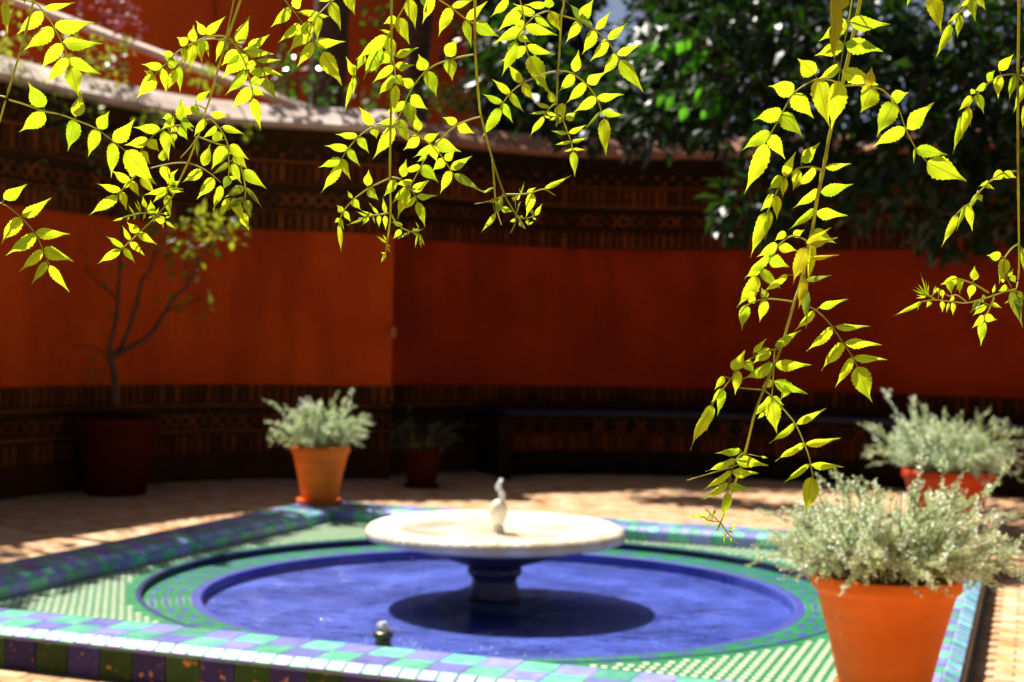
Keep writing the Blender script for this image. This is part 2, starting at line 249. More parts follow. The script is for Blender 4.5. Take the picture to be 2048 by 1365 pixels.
VINES = [
 (2.06, 2.6, ['70,-120 70,-20 66,5 50,70 28,145 13,195 0,240 -8,265 -24,330 -38,397'], [
  ('67,6 76,10 86,24 100,41 109,57 124,86 137,117 142,136',
   '88 18 152 5 14; 84 24 32 69 29; 111 56 190 42 28; 106 57 46 100 32; 127 86 206 90 23; 124 88 79 141 28; 138 118 204 150 25; 136 117 89 170 25; 142 136 157 196 35'),
  ('64,4 48,1 22,-2 9,-1',
   '8 3 15 73 19; 47 0 51 10 3'),
  ('18,200 49,209 88,223 119,229 150,240 191,257 228,284 251,302',
   '88 214 56 164 35; 88 224 38 264 35; 151 233 164 184 28; 149 240 134 303 32; 196 257 220 224 27; 194 259 175 315 27; 227 284 270 238 31; 225 286 221 357 27; 251 302 313 371 46'),
  ('12,195 0,192 -12,190',
   ''),
  ('-38,397 -15,401 0,406 19,416 42,435 70,467 86,500 99,530',
   '8 399 55 369 25; 45 433 105 397 23; 41 436 0 486 30; 72 466 141 470 23; 70 467 10 511 27; 88 500 150 522 23; 84 500 38 543 22; 93 524 62 569 18; 99 531 138 586 20'),
 ]),
 (2.20, 2.5, ['484,-120 484,-20 481,0 456,73 440,125 419,200 410,225 398,268 376,325 353,374 344,395 311,434 279,465 260,483 240,501', '471,-120 471,-20 468,0 453,72 445,105'], [
  ('450,73 431,72 409,76 387,86 358,102 346,113 325,135 309,151',
   '412 69 452 33 19; 409 70 392 41 19; 384 84 388 50 20; 375 88 354 74 22; 402 80 403 130 18; 404 81 404 113 18; 411 81 418 116 9; 387 88 379 142 22; 346 110 320 108 16; 354 130 328 114 22; 367 95 370 137 13; 324 133 282 128 19; 307 150 288 141 12; 325 136 333 189 18; 351 141 332 183 19; 357 133 360 188 16; 309 152 272 196 31'),
  ('459,84 431,78 409,80 387,88 376,102 358,130',
   ''),
  ('456,74 466,85 478,102 490,127 497,152 504,182 506,196',
   '475 86 501 31 25; 474 101 441 132 25; 494 111 441 157 34; 444 78 430 126 15; 493 144 449 191 23; 510 124 485 141 18; 518 155 496 176 18; 501 176 460 218 28; 506 178 530 192 19; 506 197 520 260 24'),
  ('459,84 481,94 493,108 510,122 522,138 534,157 545,200',
   '497 95 541 69 19; 487 102 549 109 20; 513 121 564 121 10; 498 142 556 146 19; 526 136 567 152 13; 530 160 553 201 22; 531 158 514 173 12'),
  ('410,218 401,213 392,210',
   '392 201 422 180 16; 383 213 404 236 16; 381 217 366 230 20'),
  ('386,262 372,253 356,251 340,255 321,261 297,281 280,306',
   '320 258 266 255 22; 362 242 362 195 25; 344 234 324 236 18; 364 240 389 256 18; 411 240 386 274 18; 348 237 322 259 19; 351 253 341 264 15; 360 252 375 281 22; 328 262 337 322 23; 341 268 350 300 9; 350 268 346 287 12; 298 281 318 304 22; 282 304 300 329 20; 324 322 328 296 19; 297 281 248 290 24'),
  ('411,241 422,239 433,250 445,265 455,288 457,312 458,334 457,356',
   '422 230 460 230 17; 445 254 491 269 15; 433 253 403 278 13; 441 281 426 258 23; 458 353 445 380 19 d; 457 356 476 358 9'),
  ('398,274 416,281 441,290 452,293 464,304 477,324 486,348 490,380',
   '406 332 422 288 22; 448 291 422 340 29; 460 291 498 321 22; 468 307 495 341 22; 464 328 483 369 20; 488 341 533 379 25; 457 326 422 350 13 d; 466 304 429 312 7 d'),
  ('394,274 382,293 361,316',
   '395 280 395 319 8 d'),
  ('376,326 389,330 406,338 420,347 429,354 441,365',
   '404 340 363 365 22; 427 356 392 399 25'),
  ('375,326 357,326 334,329 300,337',
   '326 331 335 370 22; 337 354 357 338 8'),
  ('481,330 486,351 491,374 490,400',
   '488 374 448 396 19 d; 492 376 525 417 10 d; 488 395 448 424 14 d; 490 400 501 436 19 d; 485 428 498 462 19; 465 397 492 450 21; 458 397 440 432 16; 442 372 425 422 19'),
  ('280,307 276,344 260,363 242,383 232,394',
   '260 363 222 340 19; 241 381 194 367 17; 235 393 177 430 24; 243 384 253 423 16; 261 363 279 394 17; 272 348 253 340 18; 282 355 312 392 18; 260 362 243 381 9'),
  ('346,390 334,376 335,389',
   '334 377 287 390 14; 332 381 304 406 12; 335 374 368 378 8; 339 381 368 384 7; 334 390 341 435 17; 344 369 361 363 9; 339 370 348 348 14'),
  ('307,428 286,426 258,432 246,436',
   '246 436 224 443 5; 304 428 302 400 18; 291 416 285 392 10; 282 425 268 403 4; 282 421 274 399 3; 268 428 256 410 4; 269 430 268 443 4; 258 433 253 443 4; 290 428 286 442 5; 330 439 306 441 18; 328 428 344 425 6; 332 436 343 431 4; 332 444 352 459 7; 326 448 326 459 3; 311 434 318 414 7; 309 430 293 439 4'),
  ('282,462 279,465 260,483 246,496 240,501',
   '276 465 254 444 19; 276 466 314 491 17; 260 480 245 451 11; 260 483 290 513 15; 246 494 212 472 12; 240 500 195 527 19; 247 497 271 528 13'),
 ]),
 (2.14, 2.0, ['590,-120 570,-40 566,-10', '690,-120 675,-40 668,0'], [
  ('565,-9 569,0 582,16 590,26 603,44 618,67 628,86 644,106',
   '585 13 606 -3 22; 580 17 540 55 23; 637 28 588 24 14; 599 48 555 86 19; 622 47 574 106 34; 626 86 593 135 23; 629 85 691 85 22; 645 106 687 172 34'),
  ('672,-6 667,0 660,6 638,28 628,40 625,50',
   '663 6 684 62 23; 637 29 634 85 17; 637 32 659 34 9; 632 34 610 44 9; 694 -18 710 33 25; 660 0 634 3 6'),
 ]),
 (2.24, 2.6, ['783,-120 783,0 782,200 780,340 781,424 775,480 771,507 765,522'], [
  ('822,-12 815,0 807,16 796,35 780,66 763,91 730,107 719,124 708,146 706,161',
   '817 0 832 59 26; 793 37 766 48 19; 798 37 818 91 26; 782 66 758 59 7; 777 76 786 129 24; 774 72 710 120 26; 761 94 724 160 28; 780 106 757 130 26; 757 129 739 146 6; 757 126 751 146 7; 707 152 692 113 15; 729 111 713 141 16; 706 129 711 154 12; 707 154 706 193 12; 704 161 688 227 12'),
  ('782,102 786,113 789,132 791,152 792,170',
   '789 112 838 96 17; 790 133 830 130 19; 786 132 743 167 19; 789 152 752 194 19; 792 152 808 174 19; 792 171 786 233 20'),
  ('780,254 761,253 743,256 718,273 696,298 683,319 679,329',
   '744 251 718 213 23; 747 256 754 278 20; 714 272 670 268 15; 717 274 738 308 19; 695 297 648 291 18; 696 297 721 335 17; 682 318 636 335 19; 683 319 700 361 17; 679 330 642 385 22'),
  ('787,255 805,256 819,262 836,271 854,284 870,296 889,321 901,340 908,349',
   '838 262 831 228 19; 837 273 806 300 23; 848 280 880 266 18; 864 292 873 326 23; 891 321 910 301 18; 889 319 863 342 21; 902 339 945 312 19; 900 342 879 389 21; 908 349 964 383 19 d'),
  ('781,356 763,364 737,377 717,391 705,401 688,421 680,438',
   '734 372 738 340 20; 737 377 757 402 19; 704 397 695 382 8; 705 400 721 421 17; 686 424 674 410 13; 688 423 701 445 13; 680 438 669 446 10; 680 438 688 461 9; 677 451 682 507 11'),
  ('784,355 798,358 809,368 821,380 830,391 835,405',
   '791 361 766 394 19; 812 374 782 409 15; 825 363 789 367 13; 816 380 793 440 23; 825 380 858 361 16; 833 394 875 391 13; 831 394 800 423 12; 835 405 850 456 20; 804 354 813 319 19'),
  ('777,426 763,429 746,431 735,434 716,438',
   '771 426 766 395 10; 756 428 738 405 7; 745 430 721 421 5; 736 433 713 423 5; 770 431 771 461 11; 757 430 758 456 10; 746 432 750 449 4; 737 434 724 452 9; 730 435 694 451 5'),
  ('782,428 791,444 804,456 821,464',
   '805 451 782 443 10 d; 802 460 786 478 13; 819 466 794 479 6 d; 822 465 847 459 9 d; 838 456 830 442 2; 834 468 830 497 5; 840 470 842 500 6; 844 477 850 496 2; 832 461 824 455 2'),
  ('776,477 774,486 771,507',
   '774 486 752 471 5; 772 481 766 469 4; 774 489 782 495 4; 775 495 782 508 3; 771 507 761 506 4; 770 509 761 527 7; 769 512 767 523 6'),
 ]),
 (2.30, 2.9, ['949,-120 950,0 951,108 958,200 962,232 985,319 1009,389 1032,429 1048,452', '985,320 988,360 991,400 995,425 1003,450'], [
  ('950,109 922,114 893,122 871,130 851,143 836,160 824,177 814,196 807,215 797,234',
   '892 112 916 79 28; 899 119 904 163 28; 850 141 838 108 28; 854 143 873 197 28; 826 174 801 155 22; 811 204 767 228 19; 822 192 856 221 26; 815 206 830 265 25; 795 240 750 248 16; 798 240 821 292 24; 786 253 745 319 29'),
  ('877,-9 879,0 902,15 931,38 949,48',
   '902 16 874 75 25; 904 13 947 0 15; 931 38 974 3 18; 931 40 943 97 19; 950 47 1000 75 28; 865 -9 843 49 22; 846 -9 852 23 13 d'),
  ('963,234 945,238 917,249 894,266 870,291 856,308 842,333 827,361 815,382',
   '914 245 885 234 19; 915 249 950 268 23; 871 284 922 306 30; 866 292 826 315 18; 854 310 833 325 10; 840 332 803 345 15; 842 333 878 365 26; 824 363 789 369 14; 826 382 858 362 18'),
  ('1012,389 1032,389 1052,388 1065,385 1088,379 1110,391',
   '1089 377 1143 351 11; 1064 386 1052 436 21; 1054 385 1073 375 8; 1042 389 1049 363 3; 1043 389 1038 377 2; 1032 399 1042 389 9; 1027 394 1027 404 8'),
  ('1011,391 992,398 972,404 950,408',
   '991 399 978 406 9; 1003 418 1028 424 14; 995 424 1007 385 14 d; 991 427 961 466 12'),
  ('1032,429 1030,448 1021,466',
   '1030 439 1019 444 7'),
  ('1032,432 1052,437 1070,431',
   '1070 431 1085 408 10; 1062 420 1067 431 7; 1040 433 1046 439 8; 1038 444 1052 459 10 d; 1054 439 1056 452 9; 1066 435 1073 441 6; 1058 449 1068 443 4; 1030 394 1032 426 2 d; 1041 404 1033 424 3 d'),
  ('988,378 983,377 974,382 965,383 953,378 942,372',
   '983 377 965 387 6'),
 ]),
 (2.32, 2.4, ['1130,-120 1128,0 1123,32 1118,120 1116,142 1114,204 1113,250', '1036,-120 1038,-20 1040,0'], [
  ('1038,-6 1040,0 1046,22 1048,38 1050,59 1051,88 1057,113',
   '1043 16 994 63 28; 1015 -4 981 34 18; 1069 29 1026 6 19; 1091 10 1048 9 16; 1047 53 984 88 25; 1048 48 1023 47 16; 1051 54 1117 72 23; 1051 94 999 124 22; 1054 92 1111 110 19; 1059 114 1093 186 34; 1075 139 1070 108 22'),
  ('1120,32 1098,23 1084,26 1069,33 1054,48 1050,53 1037,70 1031,82',
   '1098 16 1098 -9 23; 1100 25 1120 66 22; 1070 32 1106 59 16; 1037 73 1062 86 16; 1031 83 1002 153 26; 1075 154 1098 182 19'),
  ('1126,32 1143,37 1159,42 1189,60 1214,82 1232,107 1239,120',
   '1160 38 1189 -1 26; 1159 43 1130 86 22; 1191 58 1222 24 16; 1189 61 1163 111 25; 1216 79 1256 46 18; 1215 81 1179 123 22; 1233 108 1283 87 16; 1232 109 1202 154 20; 1239 121 1288 187 30; 1184 53 1131 0 17 d'),
  ('1114,143 1096,146 1073,154 1045,167 1022,185 1006,206 1000,217',
   '1044 166 1015 127 20; 1046 168 1070 204 19; 1019 188 984 158 17; 1020 187 1048 226 16; 1004 206 964 187 15; 1006 207 1026 247 17; 1000 217 962 277 24'),
  ('1120,143 1133,143 1147,149 1172,168 1193,196 1203,224 1208,237',
   '1149 144 1159 100 22; 1147 149 1116 184 23; 1175 167 1210 145 23; 1172 168 1131 207 21; 1194 196 1249 187 18; 1192 196 1146 224 23; 1204 224 1252 232 16; 1200 224 1168 261 7 d; 1208 238 1212 315 25'),
  ('1113,206 1101,215 1092,226 1087,234',
   '1109 205 1096 178 17; 1098 215 1065 205 10; 1091 224 1058 228 7; 1087 234 1058 273 15; 1093 224 1120 234 9; 1089 232 1103 238 5'),
  ('1116,210 1124,234 1135,264 1142,284 1145,298 1146,304',
   '1117 210 1130 238 25; 1133 240 1155 224 18; 1135 267 1102 262 9; 1138 266 1175 250 12; 1141 283 1109 290 8; 1142 284 1177 276 8; 1144 298 1127 304 5; 1146 298 1172 300 6; 1146 304 1150 355 18; 1114 236 1098 241 7; 1117 241 1126 243 13; 1114 243 1112 257 4'),
 ]),
 (2.10, 3.9, ['1746,-120 1725,-20 1721,0 1686,165 1660,267 1647,339 1634,400 1625,458 1612,520 1600,570 1589,603 1563,694 1529,776 1509,830 1485,923 1441,1046 1432,1060'], [
  ('1708,-10 1704,2 1696,50 1686,101 1677,162',
   '1699 44 1781 49 32; 1692 42 1636 83 30; 1691 86 1768 101 35; 1687 88 1628 111 30; 1679 133 1635 158 22; 1684 140 1756 172 32; 1677 163 1660 262 42; 1666 -10 1668 128 29 n; 1660 57 1669 130 10 n; 1692 -5 1681 24 20 n'),
  ('1683,169 1658,160 1634,159 1610,170 1585,190 1564,227 1541,269 1531,287',
   '1630 148 1596 116 39; 1636 158 1659 260 44; 1588 183 1537 169 37; 1586 188 1627 238 38; 1564 226 1505 237 32; 1563 228 1608 274 34; 1541 265 1481 300 28; 1539 268 1569 320 29; 1531 288 1488 388 38'),
  ('1645,341 1630,335 1616,334 1596,337 1574,353 1559,374 1548,396 1533,428 1522,447',
   '1601 323 1641 287 24; 1566 352 1593 304 20; 1596 339 1585 382 22; 1563 353 1535 381 24; 1570 357 1564 398 16; 1548 390 1520 422 22; 1552 392 1553 441 20; 1541 424 1529 481 16; 1528 427 1499 516 26'),
  ('1649,333 1641,348 1638,384 1630,418',
   '1631 338 1589 376 19; 1651 335 1703 328 16; 1635 379 1585 416 20; 1641 384 1707 370 24; 1628 418 1576 460 16; 1633 423 1694 431 23'),
  ('1688,172 1704,171 1720,171 1760,178 1777,191 1789,204 1799,221 1811,257 1831,296 1854,324',
   '1735 172 1744 133 26 n; 1742 166 1756 172 6; 1744 174 1720 229 38; 1781 197 1818 187 27; 1789 205 1751 275 38; 1813 256 1868 206 30; 1810 257 1742 294 30; 1832 299 1896 311 28; 1854 325 1934 364 50; 1829 298 1827 329 5'),
  ('1614,482 1596,474 1579,474 1557,491 1539,515 1522,540 1510,556',
   '1571 465 1548 482 16; 1586 471 1609 460 16; 1555 489 1512 514 22; 1557 493 1596 502 22; 1540 512 1486 557 20; 1539 515 1579 535 29; 1522 538 1488 555 13; 1521 540 1562 579 22; 1515 555 1472 615 29'),
  ('1625,458 1616,487 1612,516 1610,559 1612,582',
   '1625 462 1671 488 29; 1612 487 1663 455 13 n; 1616 491 1675 474 13 n; 1616 516 1680 510 9 n; 1612 560 1664 552 12 d; 1610 496 1584 569 31 n; 1625 487 1614 575 16; 1608 559 1596 620 20 n; 1612 577 1612 658 18 d; 1574 550 1523 587 16; 1510 588 1482 593 16'),
  ('1588,604 1563,600 1535,598 1513,602 1493,612 1480,627',
   '1529 599 1518 646 22; 1493 610 1482 661 24; 1533 596 1523 576 18; 1497 604 1513 587 18'),
  ('1598,608 1619,614 1636,624 1654,641 1666,656 1687,687 1705,714 1715,734',
   '1638 615 1696 598 16; 1628 623 1588 662 16; 1670 653 1741 653 15; 1664 655 1612 703 22; 1689 685 1764 690 21; 1686 687 1639 741 23; 1707 715 1775 718 18; 1705 716 1669 776 20; 1715 734 1742 807 44; 1550 694 1602 659 19'),
  ('1558,698 1539,701 1509,713 1480,736 1450,773 1423,811',
   '1506 705 1534 678 12; 1539 698 1504 728 25; 1466 741 1491 701 25; 1490 722 1508 748 22; 1475 741 1469 791 22; 1448 753 1428 780 15; 1446 778 1421 806 18; 1446 778 1434 833 18; 1423 811 1377 899 25; 1426 813 1412 862 15'),
  ('1551,698 1549,703 1548,730 1546,763 1544,793',
   '1545 728 1483 758 25; 1550 729 1623 732 25; 1544 763 1523 773 17; 1548 764 1616 789 25; 1582 766 1558 803 18; 1541 793 1500 839 15; 1544 803 1553 868 35; 1528 826 1515 838 8; 1543 795 1568 813 18'),
  ('1526,780 1501,778 1478,776',
   ''),
  ('1528,780 1543,793 1566,818 1591,849 1609,889 1619,917 1626,956 1632,982',
   '1593 848 1653 816 16; 1588 848 1538 887 14; 1611 888 1682 877 17; 1607 888 1548 921 16; 1622 929 1688 932 16; 1618 929 1564 968 14; 1624 955 1610 1031 36'),
  ('1485,907 1470,923 1461,953 1455,982',
   '1480 900 1430 906 16; 1470 920 1410 943 15; 1461 942 1404 980 15; 1455 966 1403 1001 16; 1472 920 1537 932 24; 1523 914 1536 916 5; 1464 945 1518 946 20; 1457 971 1500 979 20; 1456 985 1442 1040 21'),
  ('1483,927 1452,938 1374,961',
   ''),
  ('1441,1046 1424,1030 1411,1018',
   ''),
  ('1441,1044 1420,1042 1408,1035',
   '1400 1035 1377 1030 6; 1404 1033 1393 1025 6; 1411 1033 1404 1022 6; 1417 1042 1406 1039 5; 1423 1033 1417 1024 6; 1426 1030 1432 1017 6; 1422 1026 1423 1017 4'),
  ('1441,1046 1455,1066 1475,1088',
   '1464 1055 1475 1045 6; 1464 1058 1475 1059 3; 1459 1061 1467 1069 6; 1446 1068 1442 1071 4; 1450 1070 1448 1089 6; 1455 1068 1450 1074 5; 1461 1075 1463 1086 3'),
 ]),
 (2.18, 2.0, ['1965,-120 1950,-40 1941,0'], [
  ('1944,-6 1941,0 1927,16 1917,29 1902,45',
   '1941 0 1950 44 20; 1954 -9 1971 22 16; 1917 28 1897 44 9; 1917 29 1914 78 18; 1902 49 1870 119 19; 1938 1 1919 15 9; 1918 9 1918 23 6 d; 1900 39 1894 57 4 d; 1862 -12 1882 69 32; 1819 -6 1813 15 6'),
 ]),
 (2.25, 2.9, ['2038,-120 2038,0 2036,150 2036,200 2036,320 2037,420 2038,520 2036,560 2033,577'], [
  ('2034,150 2020,149 2004,152 1983,163 1968,174 1952,192 1935,218 1920,242',
   '1998 140 2028 109 22; 1974 162 1990 141 15; 1998 151 1996 199 22; 1973 170 1948 182 15; 1954 189 1967 229 18; 1942 193 1916 223 15; 1948 180 1941 190 12; 1935 217 1940 256 16; 1930 223 1922 281 16; 1922 234 1905 308 17; 2030 152 2016 203 15; 2048 168 2026 226 16; 2050 210 2043 262 13'),
  ('2038,150 2049,152',
   '2046 144 2052 132 9'),
  ('2035,343 2025,343 2007,346 1986,358 1972,371 1956,387 1941,406 1928,414 1913,429',
   '2008 345 2033 357 18; 2006 345 1981 362 20; 1976 362 1956 374 6; 1970 370 1989 379 9; 1957 389 1955 379 6; 1956 390 1964 405 13; 1954 387 1934 428 10; 1929 411 1912 464 9; 1935 411 1944 464 19; 1914 429 1882 495 17'),
  ('2038,488 2025,496 2009,517 2007,536 2012,554 2023,575',
   '2002 512 1973 510 21; 2010 518 1997 569 23; 2010 557 1999 559 14; 2015 554 2027 538 11; 2022 552 2031 567 14; 2044 496 2047 546 10'),
  ('2033,578 2006,585 1973,596 1935,606 1906,604 1870,600 1844,604',
   '2014 574 1996 582 13; 1986 585 1990 568 6; 1967 590 1965 607 7; 1861 601 1852 616 10; 1885 602 1885 625 11; 1906 604 1905 632 11; 1898 606 1892 627 7; 1909 596 1898 602 8; 1883 580 1885 599 10; 1878 577 1874 586 7; 1836 606 1835 625 3; 1844 604 1786 632 9'),
  ('1978,586 1949,569 1925,560 1912,558 1901,561',
   '1948 561 1948 532 18; 1946 570 1938 600 18; 1915 557 1880 569 21; 1899 562 1902 590 17; 1919 559 1919 591 13; 1925 559 1910 583 10'),
  ('1935,606 1914,591 1899,593 1885,583',
   ''),
  ('1988,596 1977,622 1967,635 1965,643',
   '1959 602 1940 628 12 d; 1972 611 1944 632 14; 1983 607 2004 617 10; 1969 633 1994 641 18; 1967 632 1943 657 13; 1965 641 1961 694 19'),
  ('1870,600 1861,593 1854,591',
   '1854 591 1840 544 2; 1854 590 1846 556 2; 1855 590 1851 559 2; 1856 591 1857 564 3; 1851 590 1828 572 3; 1851 591 1822 578 3; 1852 588 1832 564 3; 1851 593 1831 590 3; 1852 594 1829 597 3; 1867 586 1872 570 3; 1869 587 1875 573 3'),
  ('2028,580 2031,590',
   '2023 582 2045 657 23 d; 2038 591 2040 641 16 d; 2009 607 2019 602 3; 2036 583 2049 602 10'),
 ]),
]
# ------------------------------------------------------------------ basin frame (u to the right, v away from the camera, turned by PSI)
BC = Vector((-.048, 8.024)); PSI = R(20.12)
LT, LI, CH, DC, HK, HM = 2.499, 2.183, .062, .027, .171, .099
R1, R2, ZRING, ZWATER, ZFLOOR = 1.66, 1.966, HK-.146, HK-.157, HK-.205
def bw(u, v, z=0.0):
    c, s = math.cos(PSI), math.sin(PSI)
    return Vector((BC.x+u*c+v*s, BC.y-u*s+v*c, z))
def inv_bw(x, y):
    c, s = math.cos(PSI), math.sin(PSI); dx, dy = x-BC.x, y-BC.y
    return dx*c-dy*s, dx*s+dy*c

# ------------------------------------------------------------------ ground and its pavers
g = MB(); S = 90
q = LT+CH-.03
# ground sheet with a square hole under the basin
corner = [bw(-q, -q), bw(q, -q), bw(q, q), bw(-q, q)]
outer = [Vector((-S, -S+8, 0)), Vector((S, -S+8, 0)), Vector((S, S+8, 0)), Vector((-S, S+8, 0))]
gv = [(p.x, p.y, -.006) for p in corner+outer]
ground = tag(obj('ground', mesh('ground', gv, [(4, 5, 1, 0), (5, 6, 2, 1), (6, 7, 3, 2), (7, 4, 0, 3)], M_JOINT)), kind='structure')
PW, PD = .172, .086
cand = []
for j in range(-66, 108):
    for i in range(-40, 40):
        u = (i+.5*(j % 2))*PW; v = j*PD-.4
        if abs(u) < LT+CH+PW*.5+.004 and abs(v) < LT+CH+PD*.5+.004: continue
        p = bw(u, v)
        if p.y < 2.6 or p.y > 17.5 or abs(p.x) > .52*p.y+1.2: continue
        cand.append((p, u, v))
def seen(c):
    t = pix(c[0]); return t and -20 < t[0] < 2068 and t[1] < 1385
vis = sorted([c for c in cand if seen(c)], key=lambda c: c[0].y)
near = set(id(c) for c in vis[:295])
m = MB(); m.box(Matrix(), PW-.008, PD-.008, .012, 0, .0025, False); paver_me = mesh('paver', m.v, m.f, M_PAVER)
far = MB()
for c in cand:
    dz = rng.uniform(-.0015, .0015)
    M = Matrix.Translation((c[0].x, c[0].y, -.001+dz)) @ Matrix.Rotation(-PSI+rng.uniform(-.012, .012), 4, 'Z') @ Matrix.Rotation(rng.uniform(-.01, .01), 4, 'X')
    if id(c) in near: obj('paver', paver_me, ground, M)
    else: far.box(M, PW-.008, PD-.008, .012, 0, 0, False)
o = far.build('paving', M_PAVER, ground); o['kind'] = 'stuff'

# ------------------------------------------------------------------ garden walls
def curve_of(P, step=.09):
    """plan curve resampled evenly: (point, tangent, outward normal towards the court)"""
    c = catmull([(x, y, 0) for x, y in P], 16); L = [0]
    for a, b in zip(c, c[1:]): L.append(L[-1]+(b-a).length)
    n = int(L[-1]/step); out = []; k = 0
    for i in range(n+1):
        s = L[-1]*i/n
        while k < len(L)-2 and L[k+1] < s: k += 1
        t = (s-L[k])/max(1e-9, L[k+1]-L[k]); p = c[k].lerp(c[k+1], t); tg = (c[k+1]-c[k]).normalized()
        out.append((p, tg, Vector((tg.y, -tg.x, 0))))
    return out
def sweep(mb, cv, prof, mi=0, caps=True):
    """closed profile of (outward, z) carried along the curve"""
    n = len(prof); v = []
    for p, t, o in cv: v += [p+o*a+Vector((0, 0, z)) for a, z in prof]
    f = [(i*n+k, i*n+(k+1) % n, (i+1)*n+(k+1) % n, (i+1)*n+k) for i in range(len(cv)-1) for k in range(n)]
    if caps: f += [tuple(range(n)), tuple((len(cv)-1)*n+k for k in range(n-1, -1, -1))]
    mb.add(v, f, mi)
def bx(cv, i, w, d, h, out, z, mat_):  pass
mb_ = MB(); mb_.box(Matrix(), .060, .05, .168, 0, .006); SOLDIER = mesh('brick', mb_.v, mb_.f, M_BRICK)
mb_ = MB(); mb_.box(Matrix(), .055, .045, .042, 0, .004); DENTIL = mesh('dentil', mb_.v, mb_.f, M_BRICK)
mb_ = MB()
for sgn in (1, -1): mb_.box(Matrix.Rotation(sgn*R(48), 4, 'Y') @ Matrix.Translation((0, .002*sgn, 0)), .178, .035, .034, 0, .004)
CROSS = mesh('lattice_brick', mb_.v, mb_.f, M_BRICK)
def place(me, name, parent, cv, i, out, z):
    p, t, o = cv[i]; X = t; Z = Vector((0, 0, 1)); Y = -o
    M = Matrix((X, Y, Z)).transposed().to_4x4(); M.translation = p+o*out+Vector((0, 0, z))-parent.location
    b = obj(name, me, parent, M); return b
def garden_wall(label, P, rows_low, in_view, plaster, brick_m, bed_m, zt=3.6):
    alike = [me.copy() for me in (SOLDIER, DENTIL, CROSS)]; S_, D_, X_ = alike
    for me in alike: me.materials[0] = brick_m
    cv = curve_of(P); root = empty('garden_wall', cv[len(cv)//2][0]); tag(root, label, 'wall')
    def strip(name, prof, mt, c=cv):
        m = MB(); sweep(m, c, prof); return m.build(name, mt, root, world=True)
    strip('panel', [(0, .9), (0, 2.6), (-.4, 2.6), (-.4, .9)], plaster)
    strip('plinth', [(.035, -.01), (.035, .28), (.02, .28), (.02, .299), (-.4, .299), (-.4, -.01)], M_PLINTH)
    strip('dado_bed', [(.012, .3), (.012, .968), (-.35, .968), (-.35, .3)], bed_m)
    strip('frieze_bed', [(.012, 2.555), (.012, 3.61), (-.38, 3.61), (-.38, 2.555)], bed_m)
    for z in (.504, .762, 2.757, 3.043, 3.262): strip('string_course', [(.05, z-.016), (.05, z+.016), (-.3, z+.016), (-.3, z-.016)], brick_m)
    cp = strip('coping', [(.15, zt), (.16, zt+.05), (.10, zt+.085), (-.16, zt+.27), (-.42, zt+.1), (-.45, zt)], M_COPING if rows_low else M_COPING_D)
    idx = [i for i in range(len(cv)) if in_view(cv[i][0])]
    for i in idx:
        for z in ([.378, .882] if rows_low else [.882])+[2.648, 3.15]: place(S_, 'brick', root, cv, i, .02, z+rng.uniform(-.003, .003)).location += cv[i][2]*rng.uniform(-.004, .008)
        if i % 2 == 0:
            place(D_, 'dentil', root, cv, i, .03, 3.385)
            place(D_, 'dentil', root, cv, min(i+1, len(cv)-1), .03, 3.325)
        if i % 3 == 0:
            for z in ([.61] if rows_low else [])+[2.877]:
                # lattice cells are a little narrower than three bricks
                place(X_, 'lattice_brick', root, cv, i, .024, z); 
                p, t, o = cv[i]; k = place(X_, 'lattice_brick', root, cv, i, .024, z); k.location += t*.135
    return root, cv
LEFT = [(-8.2, 6.2), (-6.6, 8.9), (-5.25, 10.8), (-4.45, 12.2), (-4.0, 13.1), (-3.3, 14.1), (-2.7, 14.5), (-1.95, 14.7), (-1.25, 14.83)]
wall_l, cv_l = garden_wall('curved red plaster garden wall with brick frieze behind the potted tree', LEFT, True, lambda p: (pix((p.x, p.y, 2.5)) or (-999,))[0] > -40, M_PLASTER, M_BRICK, M_MORTAR)
APSE = [(-1.45, 15.22), (-.7, 15.75), (.46, 16.35), (2.0, 16.4), (3.7, 15.85), (5.3, 14.8), (7.0, 13.2), (8.6, 11.0), (9.4, 8.0)]
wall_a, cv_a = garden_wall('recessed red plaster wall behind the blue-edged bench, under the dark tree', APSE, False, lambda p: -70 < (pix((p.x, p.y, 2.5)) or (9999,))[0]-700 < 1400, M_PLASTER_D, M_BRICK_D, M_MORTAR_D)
# return face between the two walls, part of the left wall
e0, e1 = cv_l[-1][0], cv_a[3][0]
# little pale switch plate by the corner
m = MB(); m.box(Matrix(), .05, .03, .11, 0, .008)
o = obj('wall_plate', mesh('wall_plate', m.v, m.f, M_PLATE)); o.matrix_world = Matrix.Translation(at(787, 665, 14.77)); tag(o, 'small ochre plate on the corner of the curved red wall', 'wall plate')

# curved bench in the recess
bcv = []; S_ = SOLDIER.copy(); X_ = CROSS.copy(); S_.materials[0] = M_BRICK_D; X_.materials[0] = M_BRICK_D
for p, t, n in cv_a:
    if p.x > .0 or p.y > 15.9: bcv.append((p+n*.62, t, n))
bcv = [c for c in bcv if c[0].x > -.62]
bench = tag(empty('curved_bench', bcv[len(bcv)//2][0]), 'curved brick bench with a blue tiled edge along the recessed wall', 'bench')
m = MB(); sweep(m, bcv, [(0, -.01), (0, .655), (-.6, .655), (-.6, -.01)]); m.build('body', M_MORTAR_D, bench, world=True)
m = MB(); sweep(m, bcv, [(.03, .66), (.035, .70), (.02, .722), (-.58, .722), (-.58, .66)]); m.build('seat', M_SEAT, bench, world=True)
for i in range(0, len(bcv)):
    if -80 < (pix(bcv[i][0]) or (9999,))[0] < 2100:
        place(S_, 'brick', bench, bcv, i, -.012, .36); 
        if i % 3 == 1: place(X_, 'lattice_brick', bench, bcv, i, .008, .55)
m = MB(); sweep(m, bcv, [(.012, .45), (.012, .475), (-.05, .475), (-.05, .45)]); m.build('string_course', M_BRICK_D, bench, world=True)
